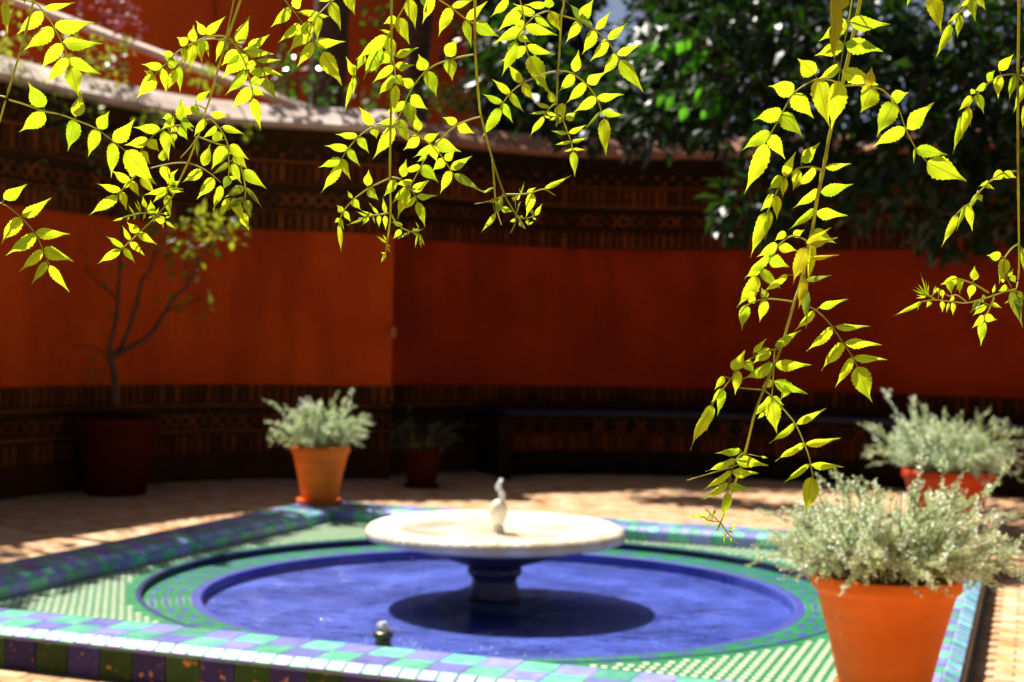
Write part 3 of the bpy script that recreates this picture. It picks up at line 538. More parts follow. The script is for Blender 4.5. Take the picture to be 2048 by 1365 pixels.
p, t, n = bcv[0]; m = MB(); m.box(Matrix.Translation(p+Vector((.02, -.2, .34))), .14, .5, .66, 0, .01); m.build('end_pier', M_MORTAR_D, bench, world=True)

# ------------------------------------------------------------------ fountain basin
basin = tag(empty('fountain_basin', (BC.x, BC.y, 0), -PSI), 'square fountain basin with checkered blue and green tiled kerbs', 'basin')
def basin_part(mb, name, mats, **k): return mb.build(name, mats, basin, **k)       # in basin coordinates
T = LI-CH
m = MB(); m.add([(-T, -T, HK-HM), (T, -T, HK-HM), (T, T, HK-HM), (-T, T, HK-HM)]+[((R2)*math.cos(6.283185*k/96), (R2)*math.sin(6.283185*k/96), HK-HM) for k in range(96)], [])
# floor with a round hole: fan strips from ring to square border
sq = []
for k in range(96):
    a = 6.283185*k/96; c, s = math.cos(a), math.sin(a); q = T/max(abs(c), abs(s)); sq.append((q*c, q*s, HK-HM))
m = MB(); m.add([(R2*math.cos(6.283185*k/96), R2*math.sin(6.283185*k/96), HK-HM) for k in range(96)]+sq, [(k, (k+1) % 96, 96+(k+1) % 96, 96+k) for k in range(96)])
basin_part(m, 'mosaic_bed', M_MOSG)
m = MB(); n = int(2*T/.048); n2 = int(2*T/.068)
for i in range(n):
    for j in range(n2):
        u, v = -T+(i+.5)*2*T/n, -T+(j+.5)*2*T/n2
        if math.hypot(u, v) < R2+.055+.02: continue
        m.box(Matrix.Translation((u, v, HK-HM+.0005)) @ Matrix.Rotation(rng.uniform(-.1, .1), 4, 'Z'), .027, .034, .006, 0, 0, False)
o = basin_part(m, 'mosaic_tesserae', M_MOSW); o['kind'] = 'stuff'
def ring(mb, r0, z0, r1, z1, mi=0, n=128):
    v = [(r0*math.cos(6.283185*k/n), r0*math.sin(6.283185*k/n), z0) for k in range(n)]+[(r1*math.cos(6.283185*k/n), r1*math.sin(6.283185*k/n), z1) for k in range(n)]
    mb.add(v, [(k, (k+1) % n, n+(k+1) % n, n+k) for k in range(n)], mi)
m = MB(); ring(m, R2, HK-HM+.003, R2+.014, HK-HM+.003, 0); ring(m, R2+.014, HK-HM+.003, R2+.016, HK-HM, 0); ring(m, R2-.012, HK-HM, R2, HK-HM+.003, 0); ring(m, R2-.012, ZRING, R2-.012, HK-HM, 0)
basin_part(m, 'ring_border', M_RISER, smooth=False)
m = MB(); ring(m, R1-.02, ZRING, R2-.012, ZRING); ring(m, R1-.02, ZFLOOR, R1-.02, ZRING); basin_part(m, 'ring_bed', M_GROUT)
m = MB(); rows = 8; dr = (R2-.014-R1)/rows
for r in range(rows):
    ra, rb = R1+r*dr+.0015, R1+(r+1)*dr-.0015; n = 224
    for k in range(n):
        a, b = 6.283185*(k+.03)/n, 6.283185*(k+.97)/n; mi = (1, 0, 2, 0, 2, 0, 2, 0)[r]; mi = (k//2+r) % 2 if mi == 2 else mi
        v = [(ra*math.cos(a), ra*math.sin(a), ZRING+.004), (rb*math.cos(a), rb*math.sin(a), ZRING+.004), (rb*math.cos(b), rb*math.sin(b), ZRING+.004), (ra*math.cos(b), ra*math.sin(b), ZRING+.004)]
        v += [(x, y, ZRING-.001) for x, y, z in v]
        m.add(v, [(0, 1, 2, 3), (0, 4, 5, 1), (1, 5, 6, 2), (2, 6, 7, 3), (3, 7, 4, 0)], mi)
o = basin_part(m, 'ring_tiles', [M_MOSG, M_RIMB]); o['kind'] = 'stuff'
m = MB(); ring(m, R1-.021, ZRING+.001, R1-.012, ZRING+.0045); ring(m, R1-.012, ZRING+.0045, R1+.001, ZRING+.004); basin_part(m, 'pool_lip', M_RIMB)
m = MB(); ring(m, .001, ZFLOOR, R1-.019, ZFLOOR, 0, 96); basin_part(m, 'pool_floor', M_POOL)
m = MB(); ring(m, R1-.0215, ZFLOOR, R1-.0215, ZRING+.003, 0, 128); basin_part(m, 'pool_wall', M_POOL)
# kerbs
def tile_mesh(name, w, d, t, mt, bev=.003):
    q = MB(); q.box(Matrix(), w-.004, d-.004, t, 0, bev, False); return mesh(name, q.v, q.f, mt)
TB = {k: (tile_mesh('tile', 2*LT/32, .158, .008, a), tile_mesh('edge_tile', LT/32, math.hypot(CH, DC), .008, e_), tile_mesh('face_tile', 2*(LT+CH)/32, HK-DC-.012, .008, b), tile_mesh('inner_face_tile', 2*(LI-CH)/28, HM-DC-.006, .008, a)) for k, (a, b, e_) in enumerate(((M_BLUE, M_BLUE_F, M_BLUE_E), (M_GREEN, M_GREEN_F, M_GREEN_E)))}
for si, (ang, nm) in enumerate(((0, 'front'), (90, 'right'), (180, 'far'), (270, 'left'))):
    A = Matrix.Rotation(R(ang), 4, 'Z')      # side frame: x along the kerb, -y outward
    long_ = si in (0, 2); hl = LT if long_ else LI
    m = MB(); h2 = (LT+CH if long_ else LI-CH); e = .005
    prof = [(-(LT+CH)+e, -.02), (-(LT+CH)+e, HK-DC-e), (-LT, HK-e), (-LI, HK-e), (-(LI-CH)-e, HK-DC-e), (-(LI-CH)-e, HK-HM-.05)]
    # mitred ends keep the four kerbs from overlapping
    v = []; n = len(prof)
    for sgn in (-1, 1): v += [A @ Vector((sgn*(-y), y, z)) for y, z in prof]
    m.add(v, [(k, (k+1) % n, n+(k+1) % n, n+k) for k in range(n)]+[tuple(range(n-1, -1, -1)), tuple(range(n, 2*n))])
    kerb = m.build('kerb', M_GROUT, basin)
    num = 32 if long_ else 28; w = 2*hl/num
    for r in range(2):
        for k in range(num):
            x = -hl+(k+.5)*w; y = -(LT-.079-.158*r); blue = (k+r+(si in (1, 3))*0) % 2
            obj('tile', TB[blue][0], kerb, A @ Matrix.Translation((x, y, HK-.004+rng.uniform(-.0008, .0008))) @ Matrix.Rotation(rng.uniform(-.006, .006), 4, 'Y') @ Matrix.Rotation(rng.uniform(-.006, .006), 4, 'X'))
    tilt = math.atan2(DC, CH)
    if si in (0, 1):
        for k in range(64):
            x = -LT+(k+.5)*LT/32
            obj('edge_tile', TB[k % 2][1], kerb, A @ Matrix.Translation((x, -(LT+CH/2), HK-DC/2)) @ Matrix.Rotation(tilt, 4, 'X') @ Matrix.Translation((0, 0, -.003+rng.uniform(-.0006, .0006))))
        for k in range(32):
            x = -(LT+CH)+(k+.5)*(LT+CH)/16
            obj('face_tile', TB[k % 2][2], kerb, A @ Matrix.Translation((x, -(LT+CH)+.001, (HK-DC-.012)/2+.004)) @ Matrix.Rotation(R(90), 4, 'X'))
    else:
        for k in range(56):
            x = -(LI-CH)+(k+.5)*(LI-CH)/28
            obj('edge_tile', TB[k % 2][1], kerb, A @ Matrix.Translation((x, -(LI-CH/2), HK-DC/2)) @ Matrix.Rotation(-tilt, 4, 'X') @ Matrix.Translation((0, 0, -.003+rng.uniform(-.0006, .0006))))
        for k in range(28):
            x = -(LI-CH)+(k+.5)*(LI-CH)/14
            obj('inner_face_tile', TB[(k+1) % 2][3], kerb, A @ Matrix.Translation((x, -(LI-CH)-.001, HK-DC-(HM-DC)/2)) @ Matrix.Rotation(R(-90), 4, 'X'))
# water
m = MB(); N_ = 96
ring(m, R1-.022, ZWATER, .12, ZWATER, 0, N_)
water = obj('water', mesh('water', m.v, m.f, M_WATER)); water.matrix_world = Matrix.Translation((BC.x, BC.y, 0)); tag(water, 'blue pool water around the fountain', kind='structure')

# ------------------------------------------------------------------ fountain bowl
ZB, RB = HK+.244, .728
FC = Vector((-.072, 8.0, 0))
ft = tag(empty('fountain', FC), 'white marble fountain bowl on a dark pedestal in the pool', 'fountain')
m = MB(); scal = lambda a, z: 1+(.006*math.cos(a*72) if z < ZB-.03 else 0)
m.lathe([(.50, ZB-.118), (.60, ZB-.1), (.68, ZB-.084), (RB-.006, ZB-.074), (RB, ZB-.058), (RB-.004, ZB-.034), (RB-.02, ZB-.012), (RB-.045, ZB-.001), (RB-.065, ZB), (RB-.085, ZB-.008), (RB-.12, ZB-.022), (.48, ZB-.036), (.465, ZB-.046), (.30, ZB-.05), (.001, ZB-.052)], 216, wob=scal)
m.build('bowl', M_MARBLE, ft, smooth=True)
m = MB(); m.lathe([(.135, ZB-.235), (.17, ZB-.225), (.30, ZB-.185), (.43, ZB-.14), (.50, ZB-.1175)], 64); m.build('bowl_underside', M_STEM, ft, smooth=True)
m = MB(); m.lathe([(.145, ZFLOOR-.01), (.14, HK-.12), (.125, HK-.08), (.128, HK-.05), (.15, HK-.035), (.155, HK-.012), (.15, HK+.004), (.138, ZB-.23)], 48); m.build('pedestal', M_STEM, ft, smooth=True)
m = MB(); m.box(Matrix.Rotation(-PSI, 4, 'Z') @ Matrix.Translation((0, 0, ZWATER-.027)), .52, .52, .05, 0, .006); m.build('plinth', M_GREEN, ft)
m = MB(); m.lathe([(.55, ZB-.03), (.4, ZB-.03), (.2, ZB-.03), (.001, ZB-.03)], 72); m.build('bowl_water', M_FILM, ft)
m = MB(); m.lathe([(.001, ZB-.05), (.035, ZB-.05), (.032, ZB-.02), (.02, ZB-.005), (.038, ZB+.01), (.052, ZB+.04), (.055, ZB+.075), (.046, ZB+.108), (.026, ZB+.13), (.001, ZB+.138)], 24, Matrix.Translation((.015, .03, 0))); m.build('finial', M_MARBLE, ft, smooth=True)
def splash(name, label, base, H, r, seed, n=26):
    q = random.Random(seed); m = MB()
    for k in range(n):
        t = k/n; z = H*t; c = Vector((q.gauss(0, r*.25)+.012*math.sin(t*7), q.gauss(0, r*.25), z)); s = r*(1-.35*t)*q.uniform(.45, 1)
        bm = bmesh.new(); bmesh.ops.create_icosphere(bm, subdivisions=1, radius=1)
        v = [Vector((w.co.x*s, w.co.y*s, w.co.z*s*1.5))+c for w in bm.verts]; f = [tuple(w.index for w in p.verts) for p in bm.faces]; bm.free(); m.add(v, f)
    o = obj(name, mesh(name, m.v, m.f, M_SPLASH, True)); o.matrix_world = Matrix.Translation(base); return tag(o, label, 'water jet')
splash('water_jet', 'small jet of water spurting from the finial of the marble bowl', FC+Vector((.022, .03, ZB+.135)), .115, .017, 3)
# nozzle in the pool, foaming
nz = at(766, 1285, 6.43); nz = Vector((nz.x, nz.y, 0))
NZS = 1.5
noz = tag(empty('pool_nozzle', nz), 'dark metal nozzle bubbling at the near side of the pool', 'nozzle')
m = MB(); m.lathe([(r*NZS, ZWATER+z*NZS) for r, z in ((.032, -.03), (.032, .02), (.028, .026), (.024, .028), (.024, .05), (.031, .052), (.031, .066), (.02, .07), (.001, .07))], 24); m.build('body', M_METAL, noz, smooth=True)
s_ = splash('bubbling_water', '', Vector((0, 0, 0)), .035, .024, 9, 22); del s_['category']; s_.parent = noz; s_.matrix_local = Matrix.Translation((0, 0, ZWATER+.1))
for k in ('label',):
    if k in s_: del s_[k]
# droplets and ripples thrown around: one loose mass
q = random.Random(5); m = MB()
def drop(c, s):
    m.add([c+Vector(w)*s for w in ((1, 0, 0), (0, 1, 0), (-1, 0, 0), (0, -1, 0), (0, 0, 1.2), (0, 0, -1.2))], [(0, 1, 4), (1, 2, 4), (2, 3, 4), (3, 0, 4), (1, 0, 5), (2, 1, 5), (3, 2, 5), (0, 3, 5)])
for (u, v, n, su, sv) in ((785, 1258, 9, 16, 6), (800, 1288, 16, 40, 4), (845, 1305, 16, 30, 5), (975, 1303, 8, 22, 5), (890, 1222, 6, 12, 6), (1085, 1315, 8, 40, 5), (870, 1105, 5, 24, 8), (1170, 1170, 4, 14, 10)):
    for k in range(n):
        uu, vv = u+q.gauss(0, su), v+q.gauss(0, sv)
        a, b = at(uu, vv, 1), Vector((0, 0, CAM_Z)); d = a-b; t = (ZWATER+.004-CAM_Z)/d.z; p = b+d*t+Vector((0, 0, q.uniform(0, .012)))
        uv = inv_bw(p.x, p.y)
        if math.hypot(*uv) < R1-.05: drop(p, q.uniform(.002, .0048))
o = obj('water_droplets', mesh('water_droplets', m.v, m.f, M_SPLASH, True)); tag(o, 'scattered bright droplets on the pool water', kind='stuff')

# ------------------------------------------------------------------ leaves
def leaf_face(mb, c, d, n, L, W, fold=.25, mi=0):
    d = d.normalized(); s = d.cross(n)
    if s.length < 1e-4: s = d.cross(Vector((1, .3, .2)))
    s.normalize(); n = s.cross(d)
    mb.add([c, c+d*L*.45+s*W*.5+n*fold*W, c+d*L-n*fold*L*.2, c+d*L*.45-s*W*.5+n*fold*W, c+d*L*.5], [(0, 4, 1), (1, 4, 2), (0, 3, 4), (3, 2, 4)], mi)
def rvec(q):
    while True:
        v = Vector((q.uniform(-1, 1), q.uniform(-1, 1), q.uniform(-1, 1)))
        if .05 < v.length < 1: return v.normalized()
def clump(mb, q, c, r, n, L, droop=.3, flat=.75, mi=0):
    for k in range(n):
        v = rvec(q); p = c+Vector((v.x*r, v.y*r, v.z*r*flat))*(q.random()**.4)
        d = (v*.7+rvec(q)*.6+Vector((0, 0, -droop))); nn = Vector((0, 0, 1))+rvec(q)*.7
        l = L*q.uniform(.65, 1.25); leaf_face(mb, p, d, nn, l, l*q.uniform(.45, .62), q.uniform(.05, .3), mi)
def shrub(name, seed, nst, spread, H, leafL, dens, pot_r, mats, up=.6):
    """bushy silvery subshrub: a mound of arching stems, each ending in short sprigs thick with small leaves, a few standing out"""
    q = random.Random(seed); lf = MB(); tw = MB()
    def leafy(P, l0, n, w):
        for i in range(n):
            t = (i+q.random())/n; k = min(len(P)-2, int(t*(len(P)-1))); f = t*(len(P)-1)-k; p = P[k].lerp(P[k+1], f); tg = (P[k+1]-P[k]).normalized()
            s = rvec(q); s = s-tg*s.dot(tg); s.normalize(); l = l0*q.uniform(.6, 1.25)*(1.15-.4*t)
            leaf_face(lf, p, tg*.55+s, tg*.7-s*.5+rvec(q)*.5, l, l*q.uniform(.5, .72), .15)
    ph_ = [q.uniform(0, 6.28) for _ in range(3)]; lobe = lambda a: 1+.16*math.sin(a+ph_[0])+.12*math.sin(2*a+ph_[1])+.1*math.sin(5*a+ph_[2])
    for k in range(nst):
        a = q.uniform(0, 6.283); el = math.asin(q.uniform(.06, 1.0)); L = q.uniform(.4, 1.0)*(q.uniform(1.2, 1.55) if q.random() < .11 else 1)*lobe(a)
        dv = Vector((math.cos(a)*math.cos(el)*spread, math.sin(a)*math.cos(el)*spread, math.sin(el)*H+.03))*L
        rr = q.random(); b = Vector((math.cos(a)*pot_r*rr*.8, math.sin(a)*pot_r*rr*.8, 0)); sag = Vector((0, 0, -.10*spread*math.cos(el)**2*q.uniform(.2, 1.8)))
        P = [b+dv*t+Vector((0, 0, .16*H*math.sin(t*3.0)))+sag*t*t+Vector((q.gauss(0, .008), q.gauss(0, .008), q.gauss(0, .006)))*t for t in (0, .2, .4, .6, .8, 1)]
        tw.tube(P, [.0032, .003, .0026, .0022, .0018, .001], 4, cap=False)
        leafy(P[2:], leafL, int(dens*L*12), 1)
        for j in range(3):
            i = q.choice((2, 3, 4)); c = P[i]; d = ((P[i+1]-P[i]).normalized()+rvec(q)*.8+Vector((0, 0, .35))).normalized(); ln = q.uniform(.04, .085)*spread/.4
            Q = [c, c+d*ln*.5+rvec(q)*.006, c+d*ln+Vector((0, 0, .01))]; tw.tube(Q, [.002, .0015, .001], 3, cap=False); leafy(Q, leafL, int(dens*5), 1)
    return lf, tw
def pot_profile(r, h, rb=None):
    rb = rb or r*.56
    return [(.001, .0), (rb, .0), (rb+.004, .01), (rb+(r*.93-rb)*.5, h*.46), (r*.925, h*.86), (r*.935, h*.872), (r*.985, h*.885), (r, h*.9), (r, h*.985), (r*.985, h), (r*.93, h), (r*.915, h*.985), (r*.9, h*.88), (.001, h*.86)]
def potted(label, loc, r, h, seed, nst, spread, H, leafL, dens, potm=M_POT, saucer=True, leafm=M_SILVER, rb=None, rz=0):
    root = tag(empty('potted_shrub', loc, rz), label, 'potted plant', 'terracotta pots with shrubs around the fountain')
    m = MB(); m.lathe(pot_profile(r, h, rb)[:-2], 56, wob=lambda a, z: 1+.004*math.sin(3*a+z*9)); m.build('pot', potm, root, smooth=True, M=Matrix.Translation((0, 0, .012)))
    m = MB(); m.lathe([(r*.9, h*.93), (r*.6, h*.95), (.001, h*.955)], 24); m.build('soil', M_SOIL, root, M=Matrix.Translation((0, 0, .012)))
    if saucer:
        m = MB(); q = (rb or r*.56)+.05; m.lathe([(.001, .0), (q-.012, .0), (q, .03), (q-.008, .034), (q-.018, .011), (.001, .0105)], 48); m.build('saucer', potm, root, smooth=True)
    lf, tw = shrub('', seed, nst, spread, H, leafL, dens, r, None)
    f = lf.build('foliage', leafm, root, M=Matrix.Translation((0, 0, h*.95))); tw.build('stems', M_TWIG, root, M=Matrix.Translation((0, 0, h*.95)))
    return root
K2 = LT-.158
c1 = bw(K2-.02, -K2+.12, HK); c2 = bw(-K2-.03, K2+.0, HK); c3 = bw(K2-.05, K2-.02, HK)
potted('bushy silver shrub in an orange terracotta pot on the near kerb corner', c1, .266, .44, 11, 460, .345, .36, .0175, 3.2, rb=.15)
potted('silver shrub in a stained terracotta pot at the far corner beside the marble bowl', c2, .228, .43, 12, 190, .30, .42, .022, 2.6, rb=.13, rz=1)
potted('silver shrub in a red terracotta pot behind the near bushy one', c3, .30, .47, 13, 250, .40, .44, .022, 2.8, M_POT2, rb=.17, rz=2)
gp = at(843, 948, 14.05); 
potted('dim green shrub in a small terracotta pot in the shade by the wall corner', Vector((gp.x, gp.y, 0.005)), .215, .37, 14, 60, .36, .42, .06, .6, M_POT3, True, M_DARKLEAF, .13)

# small tree in the big shaded pot
D = 12.9
tb = at(232, 968, D); tb = Vector((tb.x, tb.y, .005))
tr = tag(empty('potted_tree', tb), 'slender branching tree in a large dark red pot before the curved wall', 'potted tree')
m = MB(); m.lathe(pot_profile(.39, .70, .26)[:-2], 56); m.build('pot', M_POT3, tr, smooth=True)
m = MB(); m.lathe([(.35, .64), (.001, .66)], 24); m.build('soil', M_SOIL, tr)
m = MB(); lf = MB(); q = random.Random(21)
BR = [('232,815 231,770 226,735 222,712', .035, .028, 0), ('222,712 220,690 232,640 238,560 242,500 246,440', .024, .012, .0), ('224,712 245,690 270,620 285,560 300,540 312,500', .024, .012, .15), ('224,715 260,695 300,670 330,625 345,600 375,570 400,520', .026, .012, -.2), ('330,625 380,605 420,590', .01, .005, -.3), ('236,600 215,580 190,560 160,520', .01, .005, .3), ('222,730 200,700 160,692 110,710', .008, .004, .2), ('226,760 205,745 175,735', .007, .004, -.1), ('400,520 430,480 460,455', .011, .006, -.25), ('375,570 372,520 380,470 390,440', .01, .005, -.1), ('246,440 250,400', .01, .006, .05)]
for s, r0, r1, dd in BR:
    P = pts(s); N = len(P); W = catmull([at(a, b, D+dd*i/(N-1)) for i, (a, b) in enumerate(P)], 5)
    m.tube(W, [r0+(r1-r0)*i/(len(W)-1) for i in range(len(W))], 7)
m.build('trunk', M_BARK, tr, world=True, smooth=True)
for (u, v, dd, r, n) in ((395, 438, -.2, .17, 60), (455, 447, -.3, .13, 42), (440, 475, -.25, .17, 60), (370, 480, -.1, .16, 50), (350, 505, -.1, .14, 44), (420, 455, -.1, .16, 40), (358, 565, -.1, .08, 20), (330, 450, .1, .2, 40), (390, 500, -.2, .1, 25), (420, 620, -.3, .05, 8), (370, 625, -.3, .07, 12), (335, 610, -.2, .07, 10), (245, 480, 0, .15, 18), (200, 560, .2, .1, 14), (125, 610, .2, .06, 8), (175, 740, -.1, .1, 18), (190, 700, 0, .05, 6), (240, 625, .2, .06, 8), (300, 480, .1, .2, 40), (270, 420, .1, .25, 45), (475, 440, -.3, .08, 12), (420, 585, -.3, .04, 5), (160, 510, .3, .12, 16), (290, 560, .1, .1, 14), (312, 500, .1, .16, 22), (345, 600, -.2, .1, 14), (400, 545, -.2, .12, 16), (460, 460, -.3, .16, 22), (245, 520, 0, .1, 12), (250, 400, 0, .16, 20), (110, 705, .2, .06, 8)):
    clump(lf, q, at(u, v, D+dd), r*1.35, int(n*.42), .095, .1, .5)
lf.build('foliage', M_LEAFY, tr, world=True)

# ------------------------------------------------------------------ climbing plant on the left wall
cl = tag(empty('climbing_plant', at(150, 300, 12.9)), 'leafy climber with pink flowers spilling over the bright coping', 'climber')
lf = MB(); fl = MB(); tw = MB(); q = random.Random(31)
for (u, v, d, r, n) in ((20, 60, 12.6, .3, 50), (25, 130, 12.2, .28, 60), (60, 190, 12.6, .22, 45), (110, 215, 12.7, .2, 45), (85, 160, 12.7, .18, 35), (140, 250, 12.8, .18, 40), (190, 290, 12.9, .18, 36), (205, 325, 12.9, .1, 18), (100, 255, 12.6, .15, 25), (170, 215, 12.9, .14, 20), (300, 235, 13.2, .14, 26), (330, 250, 13.2, .1, 16), (480, 262, 14.2, .13, 22), (505, 265, 14.3, .1, 14), (150, 110, 13.3, .25, 45), (205, 120, 13.4, .25, 45), (230, 140, 13.4, .16, 25), (180, 80, 13.5, .2, 20), (250, 90, 13.5, .12, 20), (400, 150, 14.2, .12, 26), (430, 165, 14.3, .14, 30), (470, 90, 14.5, .1, 16), (350, 130, 14, .1, 12), (60, 330, 12.6, .12, 10), (110, 380, 12.7, .1, 8)):
    clump(lf, q, at(u, v, d), r, n, .075, .3)
for (u, v, d, n) in ((245, 30, 14, 26), (215, 45, 14, 16), (262, 58, 14, 14), (230, 15, 14, 16), (180, 30, 14, 8)):
    for k in range(n):
        p = at(u, v, d)+rvec(q)*.14; leaf_face(fl, p, rvec(q), rvec(q), .07, .06, .2)
for P in ('20,330 40,230 60,150 30,40', '190,320 150,250 100,200 60,150', '300,240 240,140 200,110 150,110', '510,270 470,200 430,160', '250,60 235,140 150,110'):
    tw.tube(catmull([at(a, b, 13.0) for a, b in pts(P)], 5), .006, 5)
lf.build('leaves', M_LEAF2, cl, world=True); tag(fl.build('flowers', M_FLOWER, cl, world=True), kind='stuff'); tag(tw.build('stems', M_BARK, cl, world=True), kind='stuff')

# ------------------------------------------------------------------ behind the wall
sw = tag(empty('stair_wall', at(300, 150, 17.2)), 'red sloping wall with a pink coping rising behind the curved wall', 'wall')
a, b = at(-160, -75, 17.2), at(640, 222, 17.2)
m = MB(); m.add([(a.x, a.y, 2), (b.x, b.y, 2), (b.x, b.y, b.z-.1), (a.x, a.y, a.z-.1), (a.x, a.y+.35, 2), (b.x, b.y+.35, 2), (b.x, b.y+.35, b.z-.1), (a.x, a.y+.35, a.z-.1)], [(0, 1, 2, 3), (5, 4, 7, 6), (3, 2, 6, 7), (1, 5, 6, 2), (4, 0, 3, 7)])
m.build('panel', M_PLASTER2, sw, world=True)
m = MB(); o = Vector((0, -.08, 0)); w = Vector((0, .5, 0)); up = Vector((0, 0, .12)); z = Vector((0, 0, .1))
v = [a+o-z, b+o-z, b+o-z+up*.6, a+o-z+up*.6, a+o+w-z, b+o+w-z, b+o+w-z+up*1.4, a+o+w-z+up*1.4]
m.add(v, [(0, 1, 2, 3), (5, 4, 7, 6), (3, 2, 6, 7), (1, 5, 6, 2), (4, 0, 3, 7), (0, 4, 5, 1)]); m.build('coping', M_COPING, sw, world=True)
bl = tag(empty('building', at(600, 100, 23)), 'tall orange-red plastered building behind the garden wall', 'building')
m = MB(); x0, x1 = at(-300, 0, 23).x, at(985, 0, 23).x; m.box(Matrix.Translation(((x0+x1)/2, 25.0, 4.6)), x1-x0, 4.0, 9.2); m.build('wall', M_PLASTER2, bl, world=True)
for u in (424, 560, 905):
    m = MB(); p = at(u, 0, 22.97); m.box(Matrix.Translation((p.x, 22.985, 4.6)), .06, .05, 9.0); m.build('rendered_joint', M_PLASTER, bl, world=True)
m = MB(); m.box(Matrix.Translation(((x0+x1)/2, 24.9, 9.3)), x1-x0+.3, 4.4, .3); m.build('cornice', M_COPING, bl, world=True)
def tree(name, label, trunk, clumps, seed, L, lm, droop=.3, bark=M_BARK, group=None):
    """trunk: list of (polyline points, r0, r1)"""
    q = random.Random(seed); base = trunk[0][0][0]
    root = tag(empty(name, (base[0], base[1], 0)), label, 'tree', group)
    m = MB()
    for P, r0, r1 in trunk:
        W = catmull(P, 6); m.tube(W, [(r0+(r1-r0)*i/(len(W)-1))*q.uniform(.93, 1.07) for i in range(len(W))], 9)
    m.build('trunk', bark, root, world=True, smooth=True)
    lf = MB()
    for c, r, n in clumps: clump(lf, q, Vector(c), r, n, L, droop)
    lf.build('crown', lm, root, world=True); return root
q = random.Random(3)
for (u, w, d, lab, sd) in ((652, .30, 19.2, 'thicker dark trunk rising behind the coping before the building', 41), (829, .21, 19.8, 'thinner dark trunk rising behind the coping nearer the dark tree', 42)):
    p = at(u, 100, d); top = Vector((p.x+.2, p.y+.1, 7.6))
    cl_ = [((p.x+q.uniform(-1.1, 1.9), p.y+q.uniform(-1.2, 1.2), q.uniform(6.6, 8.6)), q.uniform(.5, .8), 130) for k in range(16)]
    tree('tree', lab, [([(p.x-.1, p.y, 0), (p.x-.05, p.y, 2), (p.x, p.y, 4), (p.x+.08, p.y, 6), top], w*1.15, w*.7)]+[([top-Vector((0, 0, .9)), top+Vector((sx*.7, .2, .3)), top+Vector((sx*1.2, .4, 1.0))], w*.4, .03) for sx in (-1, 1)], cl_, sd, .15, M_DARKLEAF, group='dark trunks behind the coping')
# low foliage between the trunks and on top of the wall
hd = tag(empty('shrub', at(600, 170, 17.6)), 'green shrub with bright leaves between the trunk and the coping', 'shrub')
lf = MB()
for (u, v, d, r, n) in ((600, 150, 17.4, .32, 50), (575, 175, 17.4, .2, 24), (560, 120, 17.5, .2, 20), (630, 120, 17.5, .2, 20), (745, 100, 18, .12, 12), (750, 30, 18, .2, 14), (770, 15, 18, .12, 10), (720, 190, 17.2, .18, 22), (760, 195, 17.2, .2, 24), (840, 200, 17.2, .25, 40), (900, 200, 17.2, .25, 40), (930, 190, 17.2, .25, 40), (870, 170, 17.3, .2, 24), (640, 190, 17.2, .25, 30)): clump(lf, q, at(u, v, d), r, n, .12, .2)
lf.build('foliage', M_LEAF, hd, world=True)
m = MB(); pb = at(600, 190, 17.4)
for k in range(5): m.tube([Vector((pb.x+k*.03, pb.y, 2.5)), at(575+k*20, 170, 17.4), at(565+k*28, 130, 17.45)], [.02, .012, .006], 5)
m.build('stems', M_BARK, hd, world=True)
# dark tree over the recessed wall, and the mass of trees behind that wall
C = []
q = random.Random(8)
for (u, v, d, r, n) in ((1010, 70, 15.4, .4, 60), (1000, 150, 15.2, .35, 60), (1060, 120, 15.2, .45, 90), (1070, 210, 15, .38, 70), (1150, 180, 15, .45, 90), (1200, 240, 14.6, .35, 60), (1150, 255, 14.8, .28, 40), (1270, 190, 14.4, .45, 90), (1290, 255, 14.2, .38, 70), (1340, 90, 14.2, .45, 70), (1390, 170, 13.8, .45, 80), (1410, 60, 13.8, .5, 90), (1480, 130, 13.2, .45, 80), (1370, 240, 13.8, .3, 45), (1490, 190, 12.9, .35, 60), (1440, 260, 13.4, .25, 30), (1500, 40, 13.2, .5, 90), (1580, 60, 12.8, .55, 110), (1560, 180, 12.6, .4, 80), (1560, 270, 12.4, .35, 55), (1510, 330, 12.3, .25, 34), (1500, 390, 12.2, .26, 38), (1470, 440, 12.2, .2, 28), (1520, 440, 12.3, .2, 28), (1450, 400, 12.2, .12, 14), (1570, 400, 12.4, .25, 34), (1660, 100, 12.4, .55, 110), (1650, 220, 12.2, .45, 90), (1660, 320, 12.2, .4, 70), (1660, 420, 12.3, .28, 36), (1760, 60, 12.2, .6, 120), (1760, 180, 12, .55, 110), (1770, 300, 12, .5, 100), (1760, 400, 12, .38, 60), (1860, 60, 12, .6, 120), (1870, 190, 11.8, .55, 110), (1880, 310, 11.8, .5, 100), (1870, 410, 11.8, .4, 70), (1880, 470, 11.9, .22, 26), (1950, 460, 11.8, .3, 40), (1960, 60, 11.8, .6, 110), (1970, 200, 11.6, .55, 110), (1980, 330, 11.6, .5, 100), (2060, 100, 11.6, .6, 110), (2070, 260, 11.6, .6, 110), (2060, 400, 11.6, .5, 80), (2150, 200, 11.4, .7, 120), (2150, 380, 11.4, .6, 90)):
    C.append((at(u, v, d), r*1.05, int(n*1.15)))
for k in range(34): C.append(((q.uniform(1.5, 7.5), q.uniform(11.4, 15.4), q.uniform(4.6, 6.6)), q.uniform(.55, .85), 120))
for k in range(3, len(cv_a), 3):
    p, t_, n_ = cv_a[k]
    if -.4 < p.x < 6.5: C.append((Vector((p.x, p.y, 3.75))+SUN*(q.uniform(2.6, 3.6)/SUN.z)+rvec(q)*.25, q.uniform(.35, .6), 60))  # unseen leaf clumps added sunward to shade the recessed coping
